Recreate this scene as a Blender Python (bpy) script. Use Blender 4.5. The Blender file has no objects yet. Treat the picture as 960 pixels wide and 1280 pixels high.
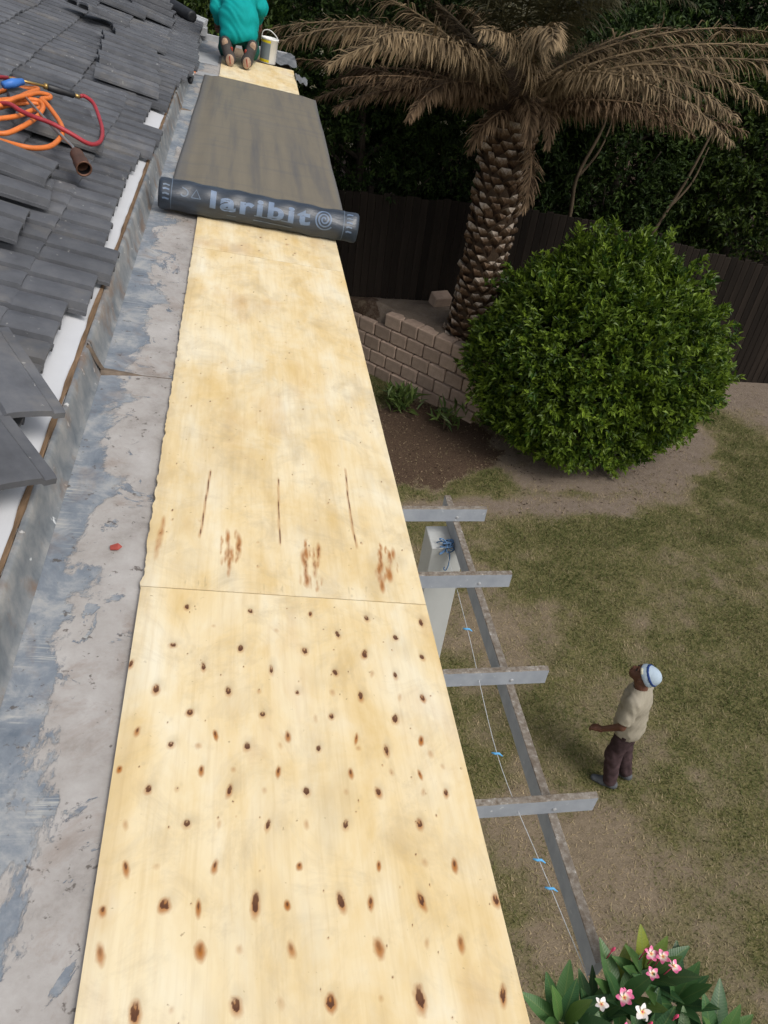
import bpy, bmesh, math, random
import numpy as np
from mathutils import Matrix, Vector

random.seed(7)
RNG = np.random.default_rng(11)
SC = bpy.context.scene
COL = SC.collection
R = math.radians
CAMZ = 7.0                      # the phone is seven metres above the lawn

# ------------------------------------------------------------------ camera
cam_d = bpy.data.cameras.new('camera')
cam = bpy.data.objects.new('camera', cam_d)
COL.objects.link(cam)
_X = Vector((0.98455760, -0.00087388, 0.17505877))
_Y = Vector((-0.13615694, 0.62472009, 0.76888627))
_Z = Vector((0.11003465, 0.78084828, -0.61495393))
_m = Matrix(((_X[0], _X[1], -_X[2], 0), (_Y[0], _Y[1], -_Y[2], 0), (_Z[0], _Z[1], -_Z[2], CAMZ), (0, 0, 0, 1)))
cam.matrix_world = _m
cam_d.sensor_fit = 'VERTICAL'
cam_d.sensor_height = 32.0
cam_d.lens = 24.0
cam_d.clip_end = 1000
cam_d.clip_start = 0.05
SC.camera = cam
SC.render.resolution_x, SC.render.resolution_y = 768, 1024

# ------------------------------------------------------------------ sky, sun, exposure
SUN_EL, SUN_AZ = R(52), R(140)          # azimuth measured from +Y towards +X
w = bpy.data.worlds.new('World')
SC.world = w
w.use_nodes = True
wn = w.node_tree
wn.nodes.clear()
sky = wn.nodes.new('ShaderNodeTexSky')
sky.sky_type = 'NISHITA'
sky.sun_disc = False
sky.sun_elevation = SUN_EL
sky.sun_rotation = SUN_AZ
sky.dust_density = 4.0
sky.air_density = 1.2
mixw = wn.nodes.new('ShaderNodeMixRGB')
mixw.inputs[0].default_value = 0.55      # thin overcast: most blue is greyed out
bw = wn.nodes.new('ShaderNodeRGBToBW')
bg = wn.nodes.new('ShaderNodeBackground')
bg.inputs[1].default_value = 0.125
wo = wn.nodes.new('ShaderNodeOutputWorld')
wn.links.new(sky.outputs[0], bw.inputs[0])
wn.links.new(sky.outputs[0], mixw.inputs[1])
wn.links.new(bw.outputs[0], mixw.inputs[2])
wn.links.new(mixw.outputs[0], bg.inputs[0])
wn.links.new(bg.outputs[0], wo.inputs[0])
sun_d = bpy.data.lights.new('sun', 'SUN')
sun_d.energy = 1.3
sun_d.angle = R(28)
sun_d.color = (1.0, 0.965, 0.91)
sun = bpy.data.objects.new('sun', sun_d)
COL.objects.link(sun)
_sd = Vector((math.sin(SUN_AZ) * math.cos(SUN_EL), math.cos(SUN_AZ) * math.cos(SUN_EL), math.sin(SUN_EL)))
sun.rotation_euler = (-_sd).to_track_quat('-Z', 'Y').to_euler()
sun.location = _sd * 30
vs = SC.view_settings
vs.view_transform = 'Standard'
vs.look = 'None'
vs.exposure = 0.40
vs.gamma = 1.0
vs.use_curve_mapping = False

# ------------------------------------------------------------------ helpers
MATS = {}


def nodes_of(name, rough=0.7, spec=0.3):
    m = bpy.data.materials.new(name)
    m.use_nodes = True
    nt = m.node_tree
    b = nt.nodes['Principled BSDF']
    b.inputs['Roughness'].default_value = rough
    b.inputs['Specular IOR Level'].default_value = spec
    MATS[name] = m
    return m, nt, b


def N(nt, kind, **kw):
    n = nt.nodes.new(kind)
    for k, v in kw.items():
        if k.startswith('i_'):
            n.inputs[k[2:]].default_value = v
        elif k.startswith('n_'):
            n.inputs[int(k[2:])].default_value = v
        else:
            setattr(n, k, v)
    return n


def c4(c):
    return (c[0], c[1], c[2], 1.0)


def coords(nt, scale=(1, 1, 1), kind='Object'):
    tc = N(nt, 'ShaderNodeTexCoord')
    mp = N(nt, 'ShaderNodeMapping')
    mp.inputs['Scale'].default_value = scale
    nt.links.new(tc.outputs[kind], mp.inputs['Vector'])
    return mp.outputs['Vector']


def noise(nt, vec, scale=5, detail=4, rough=0.55, dist=0.0):
    n = N(nt, 'ShaderNodeTexNoise')
    n.inputs['Scale'].default_value = scale
    n.inputs['Detail'].default_value = detail
    n.inputs['Roughness'].default_value = rough
    n.inputs['Distortion'].default_value = dist
    nt.links.new(vec, n.inputs['Vector'])
    return n.outputs['Fac']


def ramp(nt, fac, stops, interp='LINEAR'):
    r = N(nt, 'ShaderNodeValToRGB')
    r.color_ramp.interpolation = interp
    els = r.color_ramp.elements
    while len(els) < len(stops):
        els.new(0.5)
    for e, (p, c) in zip(els, stops):
        e.position = p
        e.color = c4(c) if len(c) == 3 else c
    nt.links.new(fac, r.inputs[0])
    return r.outputs[0]


def mix(nt, fac, a, b, mode='MIX'):
    n = N(nt, 'ShaderNodeMixRGB', blend_type=mode)
    for sock, val in ((n.inputs[0], fac), (n.inputs[1], a), (n.inputs[2], b)):
        if isinstance(val, (int, float)):
            sock.default_value = val
        elif isinstance(val, tuple):
            sock.default_value = c4(val)
        else:
            nt.links.new(val, sock)
    return n.outputs[0]


def math_n(nt, op, a, b=0.0, clamp=False):
    n = N(nt, 'ShaderNodeMath', operation=op, use_clamp=clamp)
    for sock, val in ((n.inputs[0], a), (n.inputs[1], b)):
        if isinstance(val, (int, float)):
            sock.default_value = val
        else:
            nt.links.new(val, sock)
    return n.outputs[0]


def bump(nt, b, height, strength=0.3, dist=0.01):
    n = N(nt, 'ShaderNodeBump')
    n.inputs['Strength'].default_value = strength
    n.inputs['Distance'].default_value = dist
    nt.links.new(height, n.inputs['Height'])
    nt.links.new(n.outputs[0], b.inputs['Normal'])


def simple(name, col, rough=0.7, spec=0.3, var=0.25, scale=8, stretch=(1, 1, 1), bmp=0.2, dist=0.004, metallic=0.0, rand=0.0):
    """a plain surface with blotchy variation and fine relief"""
    m, nt, b = nodes_of(name, rough, spec)
    v = coords(nt, stretch)
    n1 = noise(nt, v, scale, 6, 0.65)
    lo = tuple(x * (1 - var) for x in col)
    hi = tuple(min(1, x * (1 + var)) for x in col)
    c = ramp(nt, n1, [(0.25, lo), (0.75, hi)])
    if rand:
        oi = N(nt, 'ShaderNodeObjectInfo')
        f = math_n(nt, 'MULTIPLY_ADD', oi.outputs['Random'], rand * 2)
        nt.nodes[-1].inputs[2].default_value = 1 - rand
        hsv = N(nt, 'ShaderNodeHueSaturation')
        nt.links.new(c, hsv.inputs['Color'])
        nt.links.new(f, hsv.inputs['Value'])
        c = hsv.outputs[0]
    nt.links.new(c, b.inputs['Base Color'])
    b.inputs['Metallic'].default_value = metallic
    n2 = noise(nt, v, scale * 6, 4, 0.6)
    bump(nt, b, n2, bmp, dist)
    return m


def mesh_np(name, V, F, mats=None, smooth=False, attrs=None, mat_idx=None):
    """V: (n,3); F: (m,k) array, or list of arrays with differing k"""
    me = bpy.data.meshes.new(name)
    V = np.asarray(V, dtype=np.float32)
    if not isinstance(F, list):
        F = [F]
    F = [np.asarray(f, dtype=np.int32) for f in F if len(f)]
    loops = np.concatenate([f.ravel() for f in F])
    tot = np.concatenate([np.full(len(f), f.shape[1], dtype=np.int32) for f in F])
    start = np.concatenate([[0], np.cumsum(tot)[:-1]]).astype(np.int32)
    me.vertices.add(len(V))
    me.vertices.foreach_set('co', V.ravel())
    me.loops.add(len(loops))
    me.loops.foreach_set('vertex_index', loops)
    me.polygons.add(len(tot))
    me.polygons.foreach_set('loop_start', start)
    me.polygons.foreach_set('loop_total', tot)
    me.polygons.foreach_set('use_smooth', np.full(len(tot), bool(smooth)))
    if mats:
        for m in (mats if isinstance(mats, (list, tuple)) else [mats]):
            me.materials.append(MATS[m] if isinstance(m, str) else m)
    if mat_idx is not None:
        me.polygons.foreach_set('material_index', np.asarray(mat_idx, dtype=np.int32))
    me.update(calc_edges=True)
    if attrs:
        for k, a in attrs.items():
            a = np.asarray(a, dtype=np.float32)
            if a.ndim == 1:
                at = me.attributes.new(k, 'FLOAT', 'POINT')
                at.data.foreach_set('value', a)
            else:
                at = me.attributes.new(k, 'FLOAT_COLOR', 'POINT')
                at.data.foreach_set('color', a.ravel())
    return me


def ob(name, me, parent=None, loc=None, rot=None, scale=None, mtx=None):
    o = bpy.data.objects.new(name, me)
    COL.objects.link(o)
    if parent is not None:
        o.parent = parent
    if mtx is not None:
        o.matrix_basis = mtx
    if loc is not None:
        o.location = loc
    if rot is not None:
        o.rotation_euler = rot
    if scale is not None:
        o.scale = scale
    return o


def tag(o, label=None, cat=None, group=None, kind=None):
    if label:
        o['label'] = label
    if cat:
        o['category'] = cat
    if group:
        o['group'] = group
    if kind:
        o['kind'] = kind
    return o


def empty(name, label, cat, loc=(0, 0, 0), rot=(0, 0, 0), group=None, mtx=None):
    o = ob(name, None, loc=loc, rot=rot) if mtx is None else ob(name, None, mtx=mtx)
    o.empty_display_size = 0.2
    return tag(o, label, cat, group)


class MB:
    """collects vertices and polygons of one mesh"""

    def __init__(s):
        s.v, s.f, s.mi = [], [], []

    def add(s, V, F, mi=0):
        o = len(s.v)
        s.v += [tuple(p) for p in V]
        s.f += [tuple(i + o for i in f) for f in F]
        s.mi += [mi] * len(F)

    def box(s, lo, hi, mi=0, mtx=None):
        x0, y0, z0 = lo
        x1, y1, z1 = hi
        V = [(x0, y0, z0), (x1, y0, z0), (x1, y1, z0), (x0, y1, z0), (x0, y0, z1), (x1, y0, z1), (x1, y1, z1), (x0, y1, z1)]
        if mtx is not None:
            V = [tuple(mtx @ Vector(p)) for p in V]
        s.add(V, [(0, 3, 2, 1), (4, 5, 6, 7), (0, 1, 5, 4), (1, 2, 6, 5), (2, 3, 7, 6), (3, 0, 4, 7)], mi)

    def tube(s, pts, rad, n=8, mi=0, caps=True):
        V, F = tube_np(pts, rad, n)
        s.add(V, F, mi)
        if caps:
            k = len(s.v) - len(V)
            s.f.append(tuple(k + i for i in range(n - 1, -1, -1)))
            s.f.append(tuple(k + len(V) - n + i for i in range(n)))
            s.mi += [mi, mi]

    def lathe(s, prof, n=24, mi=0, mtx=None, cap0=True, cap1=True):
        V, F = [], []
        for r, z in prof:
            for i in range(n):
                a = 2 * math.pi * i / n
                p = Vector((r * math.cos(a), r * math.sin(a), z))
                V.append(tuple(mtx @ p) if mtx is not None else tuple(p))
        for j in range(len(prof) - 1):
            for i in range(n):
                F.append((j * n + i, j * n + (i + 1) % n, (j + 1) * n + (i + 1) % n, (j + 1) * n + i))
        if cap0:
            F.append(tuple(range(n - 1, -1, -1)))
        if cap1:
            F.append(tuple((len(prof) - 1) * n + i for i in range(n)))
        s.add(V, F, mi)

    def mesh(s, name, mats, smooth=False, bevel=0.0):
        me = bpy.data.meshes.new(name)
        me.from_pydata(s.v, [], s.f)
        for m in (mats if isinstance(mats, (list, tuple)) else [mats]):
            me.materials.append(MATS[m])
        for p, i in zip(me.polygons, s.mi):
            p.material_index = i
            p.use_smooth = smooth
        if bevel:
            bm = bmesh.new()
            bm.from_mesh(me)
            bmesh.ops.remove_doubles(bm, verts=bm.verts, dist=1e-5)
            bmesh.ops.bevel(bm, geom=list(bm.edges), offset=bevel, segments=1, affect='EDGES', profile=0.5)
            bm.to_mesh(me)
            bm.free()
        me.update()
        return me

    def build(s, name, mats, parent=None, smooth=False, bevel=0.0, **kw):
        return ob(name, s.mesh(name, mats, smooth, bevel), parent, **kw)


def smooth_pts(pts, k=6):
    """Catmull-Rom through the points"""
    P = [np.array(p, float) for p in pts]
    P = [2 * P[0] - P[1]] + P + [2 * P[-1] - P[-2]]
    out = []
    for i in range(1, len(P) - 2):
        for j in range(k):
            t = j / k
            a, b, c, d = P[i - 1:i + 3]
            out.append(0.5 * ((2 * b) + (-a + c) * t + (2 * a - 5 * b + 4 * c - d) * t * t + (-a + 3 * b - 3 * c + d) * t ** 3))
    out.append(P[-2])
    return np.array(out)


def tube_np(pts, rad, n=8):
    P = np.array(pts, float)
    m = len(P)
    rad = np.full(m, rad) if np.isscalar(rad) else np.array(rad, float)
    T = np.gradient(P, axis=0)
    T /= np.linalg.norm(T, axis=1)[:, None] + 1e-12
    up = np.array([0, 0, 1.0]) if abs(T[0][2]) < 0.9 else np.array([1.0, 0, 0])
    V, F = [], []
    u = np.cross(T[0], up)
    u /= np.linalg.norm(u)
    for i in range(m):
        u = u - T[i] * np.dot(u, T[i])
        u /= np.linalg.norm(u) + 1e-12
        v = np.cross(T[i], u)
        for k in range(n):
            a = 2 * math.pi * k / n
            V.append(P[i] + rad[i] * (math.cos(a) * u + math.sin(a) * v))
    for i in range(m - 1):
        for k in range(n):
            F.append((i * n + k, i * n + (k + 1) % n, (i + 1) * n + (k + 1) % n, (i + 1) * n + k))
    return V, F


def vnoise(x, y, seed=0):
    """2-D value noise in 0..1, vectorised"""
    xi, yi = np.floor(x).astype(np.int64), np.floor(y).astype(np.int64)
    xf, yf = x - xi, y - yi
    xf, yf = xf * xf * (3 - 2 * xf), yf * yf * (3 - 2 * yf)

    def h(a, b):
        n = (a * 374761393 + b * 668265263 + seed * 974634777) & 0x7fffffff
        n = ((n ^ (n >> 13)) * 1274126177) & 0x7fffffff
        return ((n ^ (n >> 16)) & 0xffff) / 65535.0
    return (h(xi, yi) * (1 - xf) + h(xi + 1, yi) * xf) * (1 - yf) + (h(xi, yi + 1) * (1 - xf) + h(xi + 1, yi + 1) * xf) * yf


def fbm(x, y, seed=0, oct=4):
    s, a, t = 0, 1, 0
    for o in range(oct):
        s = s + a * vnoise(x * 2 ** o, y * 2 ** o, seed + o * 17)
        t += a
        a *= 0.55
    return s / t


# ---- smooth solids from signed distances (bodies, clothing, shoes, hats)
def rcone(p1, r1, p2, r2):
    return ('c', np.array(p1, float), r1, np.array(p2, float), r2)


def ell(c, r, rot=(0, 0, 0)):
    m = np.array(Matrix.Rotation(rot[2], 3, 'Z') @ Matrix.Rotation(rot[1], 3, 'Y') @ Matrix.Rotation(rot[0], 3, 'X'))
    return ('e', np.array(c, float), np.array(r, float), m)


def sd_eval(pr, P):
    if pr[0] == 'c':
        _, a, r1, b, r2 = pr
        ab = b - a
        t = np.clip(((P - a) @ ab) / (ab @ ab + 1e-12), 0, 1)
        return np.linalg.norm(P - a - t[:, None] * ab, axis=1) - (r1 + (r2 - r1) * t)
    _, c, r, m = pr
    q = (P - c) @ m
    k0 = np.linalg.norm(q / r, axis=1)
    k1 = np.linalg.norm(q / (r * r), axis=1) + 1e-9
    return k0 * (k0 - 1) / k1


def sdf_mesh(name, groups, res, mats, k=0.03, cut=None, wrinkle=0.0):
    """groups: list of primitives blended with smooth-min k; cut: fn(P)->distance to keep (max)"""
    los, his = [], []
    for p in groups:
        if p[0] == 'c':
            los += [np.minimum(p[1] - p[2], p[3] - p[4])]
            his += [np.maximum(p[1] + p[2], p[3] + p[4])]
        else:
            rr = p[2].max()
            los += [p[1] - rr]
            his += [p[1] + rr]
    lo = np.min(los, axis=0) - 3 * res - k * 0.5
    hi = np.max(his, axis=0) + 3 * res + k * 0.5
    n = np.ceil((hi - lo) / res).astype(int) + 1
    ax = [lo[i] + res * np.arange(n[i]) for i in range(3)]
    G = np.stack(np.meshgrid(*ax, indexing='ij'), -1).reshape(-1, 3)
    D = np.full(len(G), 1e3)
    for p in groups:
        d = sd_eval(p, G)
        h = np.clip(0.5 + 0.5 * (D - d) / k, 0, 1)
        D = np.where(np.abs(D - d) < k, D * (1 - h) + d * h - k * h * (1 - h), np.minimum(D, d))
    if wrinkle:
        D = D + wrinkle * (np.sin(G[:, 2] * 42 + 4 * np.sin(G[:, 0] * 19 + G[:, 1] * 13) + G[:, 0] * 21) * np.sin(G[:, 0] * 23 + G[:, 1] * 27 + G[:, 2] * 15))
    if cut is not None:
        D = np.maximum(D, cut(G))
    D = D.reshape(n)
    # surface nets
    ins = D < 0
    c = np.zeros(tuple(n - 1), int)
    acc = np.zeros(tuple(n - 1) + (3,))
    cnt = np.zeros(tuple(n - 1))
    idx = np.indices(tuple(n - 1)).transpose(1, 2, 3, 0).astype(float)
    corner = [(i, j, l) for i in (0, 1) for j in (0, 1) for l in (0, 1)]
    def sl(q):
        return tuple(slice(q[a], n[a] - 1 + q[a]) for a in range(3))
    for a in corner:
        for axis in range(3):
            if a[axis] == 0:
                b = list(a)
                b[axis] = 1
                d0, d1 = D[sl(a)], D[sl(b)]
                cr = (d0 < 0) != (d1 < 0)
                t = np.where(cr, d0 / np.where(cr, d0 - d1, 1), 0)
                for q in range(3):
                    acc[..., q] += np.where(cr, a[q] + (t if q == axis else 0), 0)
                cnt += cr
    act = cnt > 0
    vid = -np.ones(tuple(n - 1), int)
    vid[act] = np.arange(act.sum())
    V = (idx[act] + acc[act] / cnt[act][:, None]) * res + lo
    F = []
    for axis in range(3):
        o1, o2 = [(1, 2), (2, 0), (0, 1)][axis]
        s0 = [slice(1, n[a] - 1) for a in range(3)]
        s0[axis] = slice(0, n[axis] - 1)
        s1 = list(s0)
        s1[axis] = slice(1, n[axis])
        A, B = ins[tuple(s0)], ins[tuple(s1)]
        cr = A != B
        ii = np.argwhere(cr)
        fl = A[cr]
        base = ii.copy()
        for a in range(3):
            if a != axis:
                base[:, a] += 1
        def cell(d1, d2):
            q = base.copy()
            q[:, o1] -= d1
            q[:, o2] -= d2
            return vid[q[:, 0], q[:, 1], q[:, 2]]
        quad = np.stack([cell(1, 1), cell(0, 1), cell(0, 0), cell(1, 0)], 1)
        quad[~fl] = quad[~fl][:, ::-1]
        F.append(quad)
    F = np.concatenate(F)
    F = F[(F >= 0).all(1)]
    return mesh_np(name, V, F, mats, smooth=True)


# ------------------------------------------------------------------ materials
# pine plywood, painted attribute: r = knot core, g = rust halo, b = grey stain / crack
def make_ply():
    m, nt, b = nodes_of('plywood', 0.72, 0.18)
    v = coords(nt, (1, 1, 1))
    big = noise(nt, coords(nt, (5.5, 1.3, 1)), 1.3, 5, 0.6, 0.5)
    blot = noise(nt, coords(nt, (1.5, 1, 1)), 3.4, 5, 0.62, 0.5)
    fine = noise(nt, coords(nt, (70, 3.5, 1)), 1.0, 4, 0.65, 0.2)
    c = ramp(nt, big, [(0.30, (0.58, 0.395, 0.150)), (0.44, (0.70, 0.535, 0.280)), (0.56, (0.75, 0.63, 0.405)), (0.68, (0.77, 0.70, 0.53))])
    c2 = ramp(nt, blot, [(0.34, (0.65, 0.475, 0.215)), (0.50, (0.74, 0.615, 0.385)), (0.64, (0.76, 0.69, 0.52))])
    c = mix(nt, 0.5, c, c2)
    c = mix(nt, math_n(nt, 'MULTIPLY', ramp(nt, fine, [(0.48, (0, 0, 0)), (0.76, (1, 1, 1))]), 0.24), c, (0.46, 0.31, 0.13))
    at = N(nt, 'ShaderNodeAttribute', attribute_name='paint')
    sep = N(nt, 'ShaderNodeSeparateColor')
    nt.links.new(at.outputs['Color'], sep.inputs[0])
    # foot-worn grey dirt
    dirt = noise(nt, v, 6.0, 7, 0.72, 0.8)
    c = mix(nt, math_n(nt, 'MULTIPLY', ramp(nt, dirt, [(0.50, (0, 0, 0)), (0.74, (1, 1, 1))]), 0.50), c, (0.43, 0.345, 0.225))
    speck = noise(nt, v, 55, 3, 0.55)
    c = mix(nt, math_n(nt, 'MULTIPLY', ramp(nt, speck, [(0.70, (0, 0, 0)), (0.75, (1, 1, 1))]), 0.55), c, (0.22, 0.13, 0.06))
    c = mix(nt, sep.outputs[2], c, (0.29, 0.235, 0.165))
    hal = ramp(nt, sep.outputs[1], [(0.05, (0, 0, 0)), (0.55, (0.75, 0.75, 0.75)), (1.0, (1, 1, 1))])
    c = mix(nt, hal, c, (0.36, 0.125, 0.018))
    cor = ramp(nt, sep.outputs[0], [(0.10, (0, 0, 0)), (0.30, (0.28, 0.28, 0.28)), (0.46, (0.85, 0.85, 0.85)), (1.0, (1, 1, 1))])
    c = mix(nt, cor, c, (0.100, 0.042, 0.022))
    nt.links.new(c, b.inputs['Base Color'])
    bump(nt, b, fine, 0.12, 0.002)


make_ply()


def make_pan():
    m, nt, b = nodes_of('old_sheet_metal', 0.55, 0.35)
    v = coords(nt)
    sx = N(nt, 'ShaderNodeSeparateXYZ')
    nt.links.new(v, sx.inputs[0])
    edge = noise(nt, coords(nt, (1, 0.7, 1)), 3.4, 10, 0.72, 0.5)
    # s + wobble decides felt residue (towards the plywood) or bare metal (towards the upstand)
    sh = math_n(nt, 'MULTIPLY_ADD', edge, 0.62)
    nt.nodes[-1].inputs[2].default_value = -0.052
    f0 = math_n(nt, 'ADD', sx.outputs['X'], sh)
    f = ramp(nt, f0, [(0.000, (0, 0, 0)), (0.022, (1, 1, 1))])
    # patches where the residue has torn off
    torn = noise(nt, v, 7.0, 8, 0.7, 0.8)
    f = math_n(nt, 'MULTIPLY', f, ramp(nt, torn, [(0.60, (1, 1, 1)), (0.615, (0, 0, 0))]))
    blot = noise(nt, v, 8, 7, 0.72, 0.4)
    metal = ramp(nt, blot, [(0.30, (0.115, 0.140, 0.172)), (0.48, (0.190, 0.215, 0.245)), (0.60, (0.30, 0.31, 0.315)), (0.72, (0.37, 0.36, 0.34))])
    streak = noise(nt, coords(nt, (3, 120, 1)), 1.0, 3, 0.7)
    stm = noise(nt, v, 3.0, 4, 0.65)
    st = math_n(nt, 'MULTIPLY', ramp(nt, streak, [(0.52, (0, 0, 0)), (0.62, (1, 1, 1))]), ramp(nt, stm, [(0.50, (0, 0, 0)), (0.62, (1, 1, 1))]))
    metal = mix(nt, math_n(nt, 'MULTIPLY', st, 0.8), metal, (0.52, 0.50, 0.44))
    res = ramp(nt, noise(nt, v, 4.5, 9, 0.74), [(0.28, (0.22, 0.198, 0.178)), (0.46, (0.345, 0.322, 0.30)), (0.60, (0.40, 0.38, 0.36)), (0.72, (0.46, 0.44, 0.42))])
    rust = noise(nt, v, 5.0, 8, 0.7, 0.6)
    rm = ramp(nt, rust, [(0.54, (0, 0, 0)), (0.72, (1, 1, 1))])
    res = mix(nt, math_n(nt, 'MULTIPLY', rm, 0.6), res, (0.185, 0.120, 0.080))
    metal = mix(nt, math_n(nt, 'MULTIPLY', rm, 0.45), metal, (0.17, 0.105, 0.065))
    c = mix(nt, f, metal, res)
    spots = noise(nt, v, 34, 4, 0.6)
    c = mix(nt, math_n(nt, 'MULTIPLY', ramp(nt, spots, [(0.635, (0, 0, 0)), (0.69, (1, 1, 1))]), 0.8), c, (0.085, 0.070, 0.060))
    nt.links.new(c, b.inputs['Base Color'])
    hh = math_n(nt, 'MULTIPLY_ADD', f, 0.7)
    nt.links.new(blot, nt.nodes[-1].inputs[2])
    bump(nt, b, hh, 0.6, 0.004)


make_pan()


def make_upstand():
    m, nt, b = nodes_of('upstand_metal', 0.5, 0.4)
    v = coords(nt)
    n1 = noise(nt, v, 11, 6, 0.65, 0.3)
    c = ramp(nt, n1, [(0.3, (0.100, 0.118, 0.135)), (0.5, (0.180, 0.192, 0.200)), (0.7, (0.285, 0.28, 0.268))])
    w_ = noise(nt, v, 24, 3, 0.5)
    c = mix(nt, ramp(nt, w_, [(0.68, (0, 0, 0)), (0.73, (1, 1, 1))]), c, (0.66, 0.68, 0.68))
    r_ = noise(nt, v, 6, 5, 0.65)
    c = mix(nt, math_n(nt, 'MULTIPLY', ramp(nt, r_, [(0.52, (0, 0, 0)), (0.66, (1, 1, 1))]), 0.7), c, (0.165, 0.100, 0.058))
    nt.links.new(c, b.inputs['Base Color'])
    bump(nt, b, n1, 0.3, 0.004)


make_upstand()


def make_tile():
    m, nt, b = nodes_of('tile_concrete', 0.62, 0.35)
    v = coords(nt)
    oi = N(nt, 'ShaderNodeObjectInfo')
    add = N(nt, 'ShaderNodeVectorMath', operation='ADD')
    cmb = N(nt, 'ShaderNodeCombineXYZ')
    r10 = math_n(nt, 'MULTIPLY', oi.outputs['Random'], 37.0)
    nt.links.new(r10, cmb.inputs[0])
    nt.links.new(v, add.inputs[0])
    nt.links.new(cmb.outputs[0], add.inputs[1])
    vv = add.outputs[0]
    n1 = noise(nt, vv, 7, 6, 0.65)
    c = ramp(nt, n1, [(0.26, (0.040, 0.043, 0.052)), (0.52, (0.078, 0.083, 0.096)), (0.75, (0.118, 0.121, 0.130))])
    mp = N(nt, 'ShaderNodeMapping')
    mp.inputs['Scale'].default_value = (40, 3, 1)
    nt.links.new(vv, mp.inputs['Vector'])
    n2 = noise(nt, mp.outputs[0], 1.0, 3, 0.6)
    c = mix(nt, math_n(nt, 'MULTIPLY', n2, 0.35), c, (0.13, 0.128, 0.122))
    # lime bloom and chips
    n3 = noise(nt, vv, 30, 4, 0.6)
    c = mix(nt, math_n(nt, 'MULTIPLY', ramp(nt, n3, [(0.67, (0, 0, 0)), (0.73, (1, 1, 1))]), 0.7), c, (0.36, 0.355, 0.34))
    n4 = noise(nt, vv, 2.3, 5, 0.7)
    c = mix(nt, math_n(nt, 'MULTIPLY', ramp(nt, n4, [(0.55, (0, 0, 0)), (0.72, (1, 1, 1))]), 0.55), c, (0.18, 0.162, 0.136))
    f = math_n(nt, 'MULTIPLY_ADD', oi.outputs['Random'], 0.42)
    nt.nodes[-1].inputs[2].default_value = 0.80
    hsv = N(nt, 'ShaderNodeHueSaturation')
    nt.links.new(c, hsv.inputs['Color'])
    nt.links.new(f, hsv.inputs['Value'])
    nt.links.new(hsv.outputs[0], b.inputs['Base Color'])
    bump(nt, b, noise(nt, vv, 120, 3, 0.6), 0.25, 0.002)


make_tile()


def make_membrane():
    m, nt, b = nodes_of('bitumen_membrane', 0.62, 0.3)
    v = coords(nt)
    n1 = noise(nt, coords(nt, (9, 0.5, 1)), 1.2, 5, 0.6)
    n2 = noise(nt, coords(nt, (1, 14, 1)), 1.0, 4, 0.6)
    c = ramp(nt, n1, [(0.3, (0.112, 0.105, 0.096)), (0.5, (0.165, 0.144, 0.108)), (0.7, (0.185, 0.160, 0.118))])
    c = mix(nt, math_n(nt, 'MULTIPLY', ramp(nt, n2, [(0.52, (0, 0, 0)), (0.72, (1, 1, 1))]), 0.55), c, (0.105, 0.102, 0.102))
    at = N(nt, 'ShaderNodeAttribute', attribute_name='edge')
    c = mix(nt, at.outputs['Fac'], c, (0.098, 0.103, 0.112))
    nt.links.new(c, b.inputs['Base Color'])
    bump(nt, b, noise(nt, v, 60, 4, 0.6), 0.15, 0.002)


make_membrane()


def make_leaf(name, lo, hi, tr=0.25, rough=0.45, spec=0.35):
    m, nt, b = nodes_of(name, rough, spec)
    at = N(nt, 'ShaderNodeAttribute', attribute_name='var')
    c = ramp(nt, at.outputs['Fac'], [(0.0, lo), (1.0, hi)])
    nt.links.new(c, b.inputs['Base Color'])
    tl = N(nt, 'ShaderNodeBsdfTranslucent')
    nt.links.new(c, tl.inputs['Color'])
    mx = N(nt, 'ShaderNodeMixShader')
    mx.inputs[0].default_value = tr
    nt.links.new(b.outputs[0], mx.inputs[1])
    nt.links.new(tl.outputs[0], mx.inputs[2])
    nt.links.new(mx.outputs[0], nt.nodes['Material Output'].inputs['Surface'])


make_leaf('bush_leaf', (0.024, 0.060, 0.006), (0.180, 0.260, 0.026), 0.28, 0.45, 0.30)
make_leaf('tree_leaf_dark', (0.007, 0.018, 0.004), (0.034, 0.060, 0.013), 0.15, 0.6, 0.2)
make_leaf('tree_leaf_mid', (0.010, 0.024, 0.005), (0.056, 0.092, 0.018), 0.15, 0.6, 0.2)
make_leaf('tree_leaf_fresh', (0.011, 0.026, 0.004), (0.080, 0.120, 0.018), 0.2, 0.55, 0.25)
make_leaf('blossom', (0.55, 0.50, 0.32), (0.75, 0.72, 0.55), 0.2)
make_leaf('frond_dead', (0.034, 0.018, 0.009), (0.295, 0.200, 0.118), 0.15, 0.7, 0.2)
make_leaf('frond_old', (0.042, 0.027, 0.013), (0.345, 0.250, 0.142), 0.2, 0.65, 0.2)
make_leaf('frond_green', (0.028, 0.030, 0.012), (0.12, 0.105, 0.050), 0.2, 0.5, 0.3)
make_leaf('small_plant_leaf', (0.045, 0.085, 0.020), (0.150, 0.210, 0.055), 0.25)
make_leaf('grass_blade', (0.092, 0.106, 0.034), (0.38, 0.300, 0.185), 0.2, 0.7, 0.15)

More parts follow.
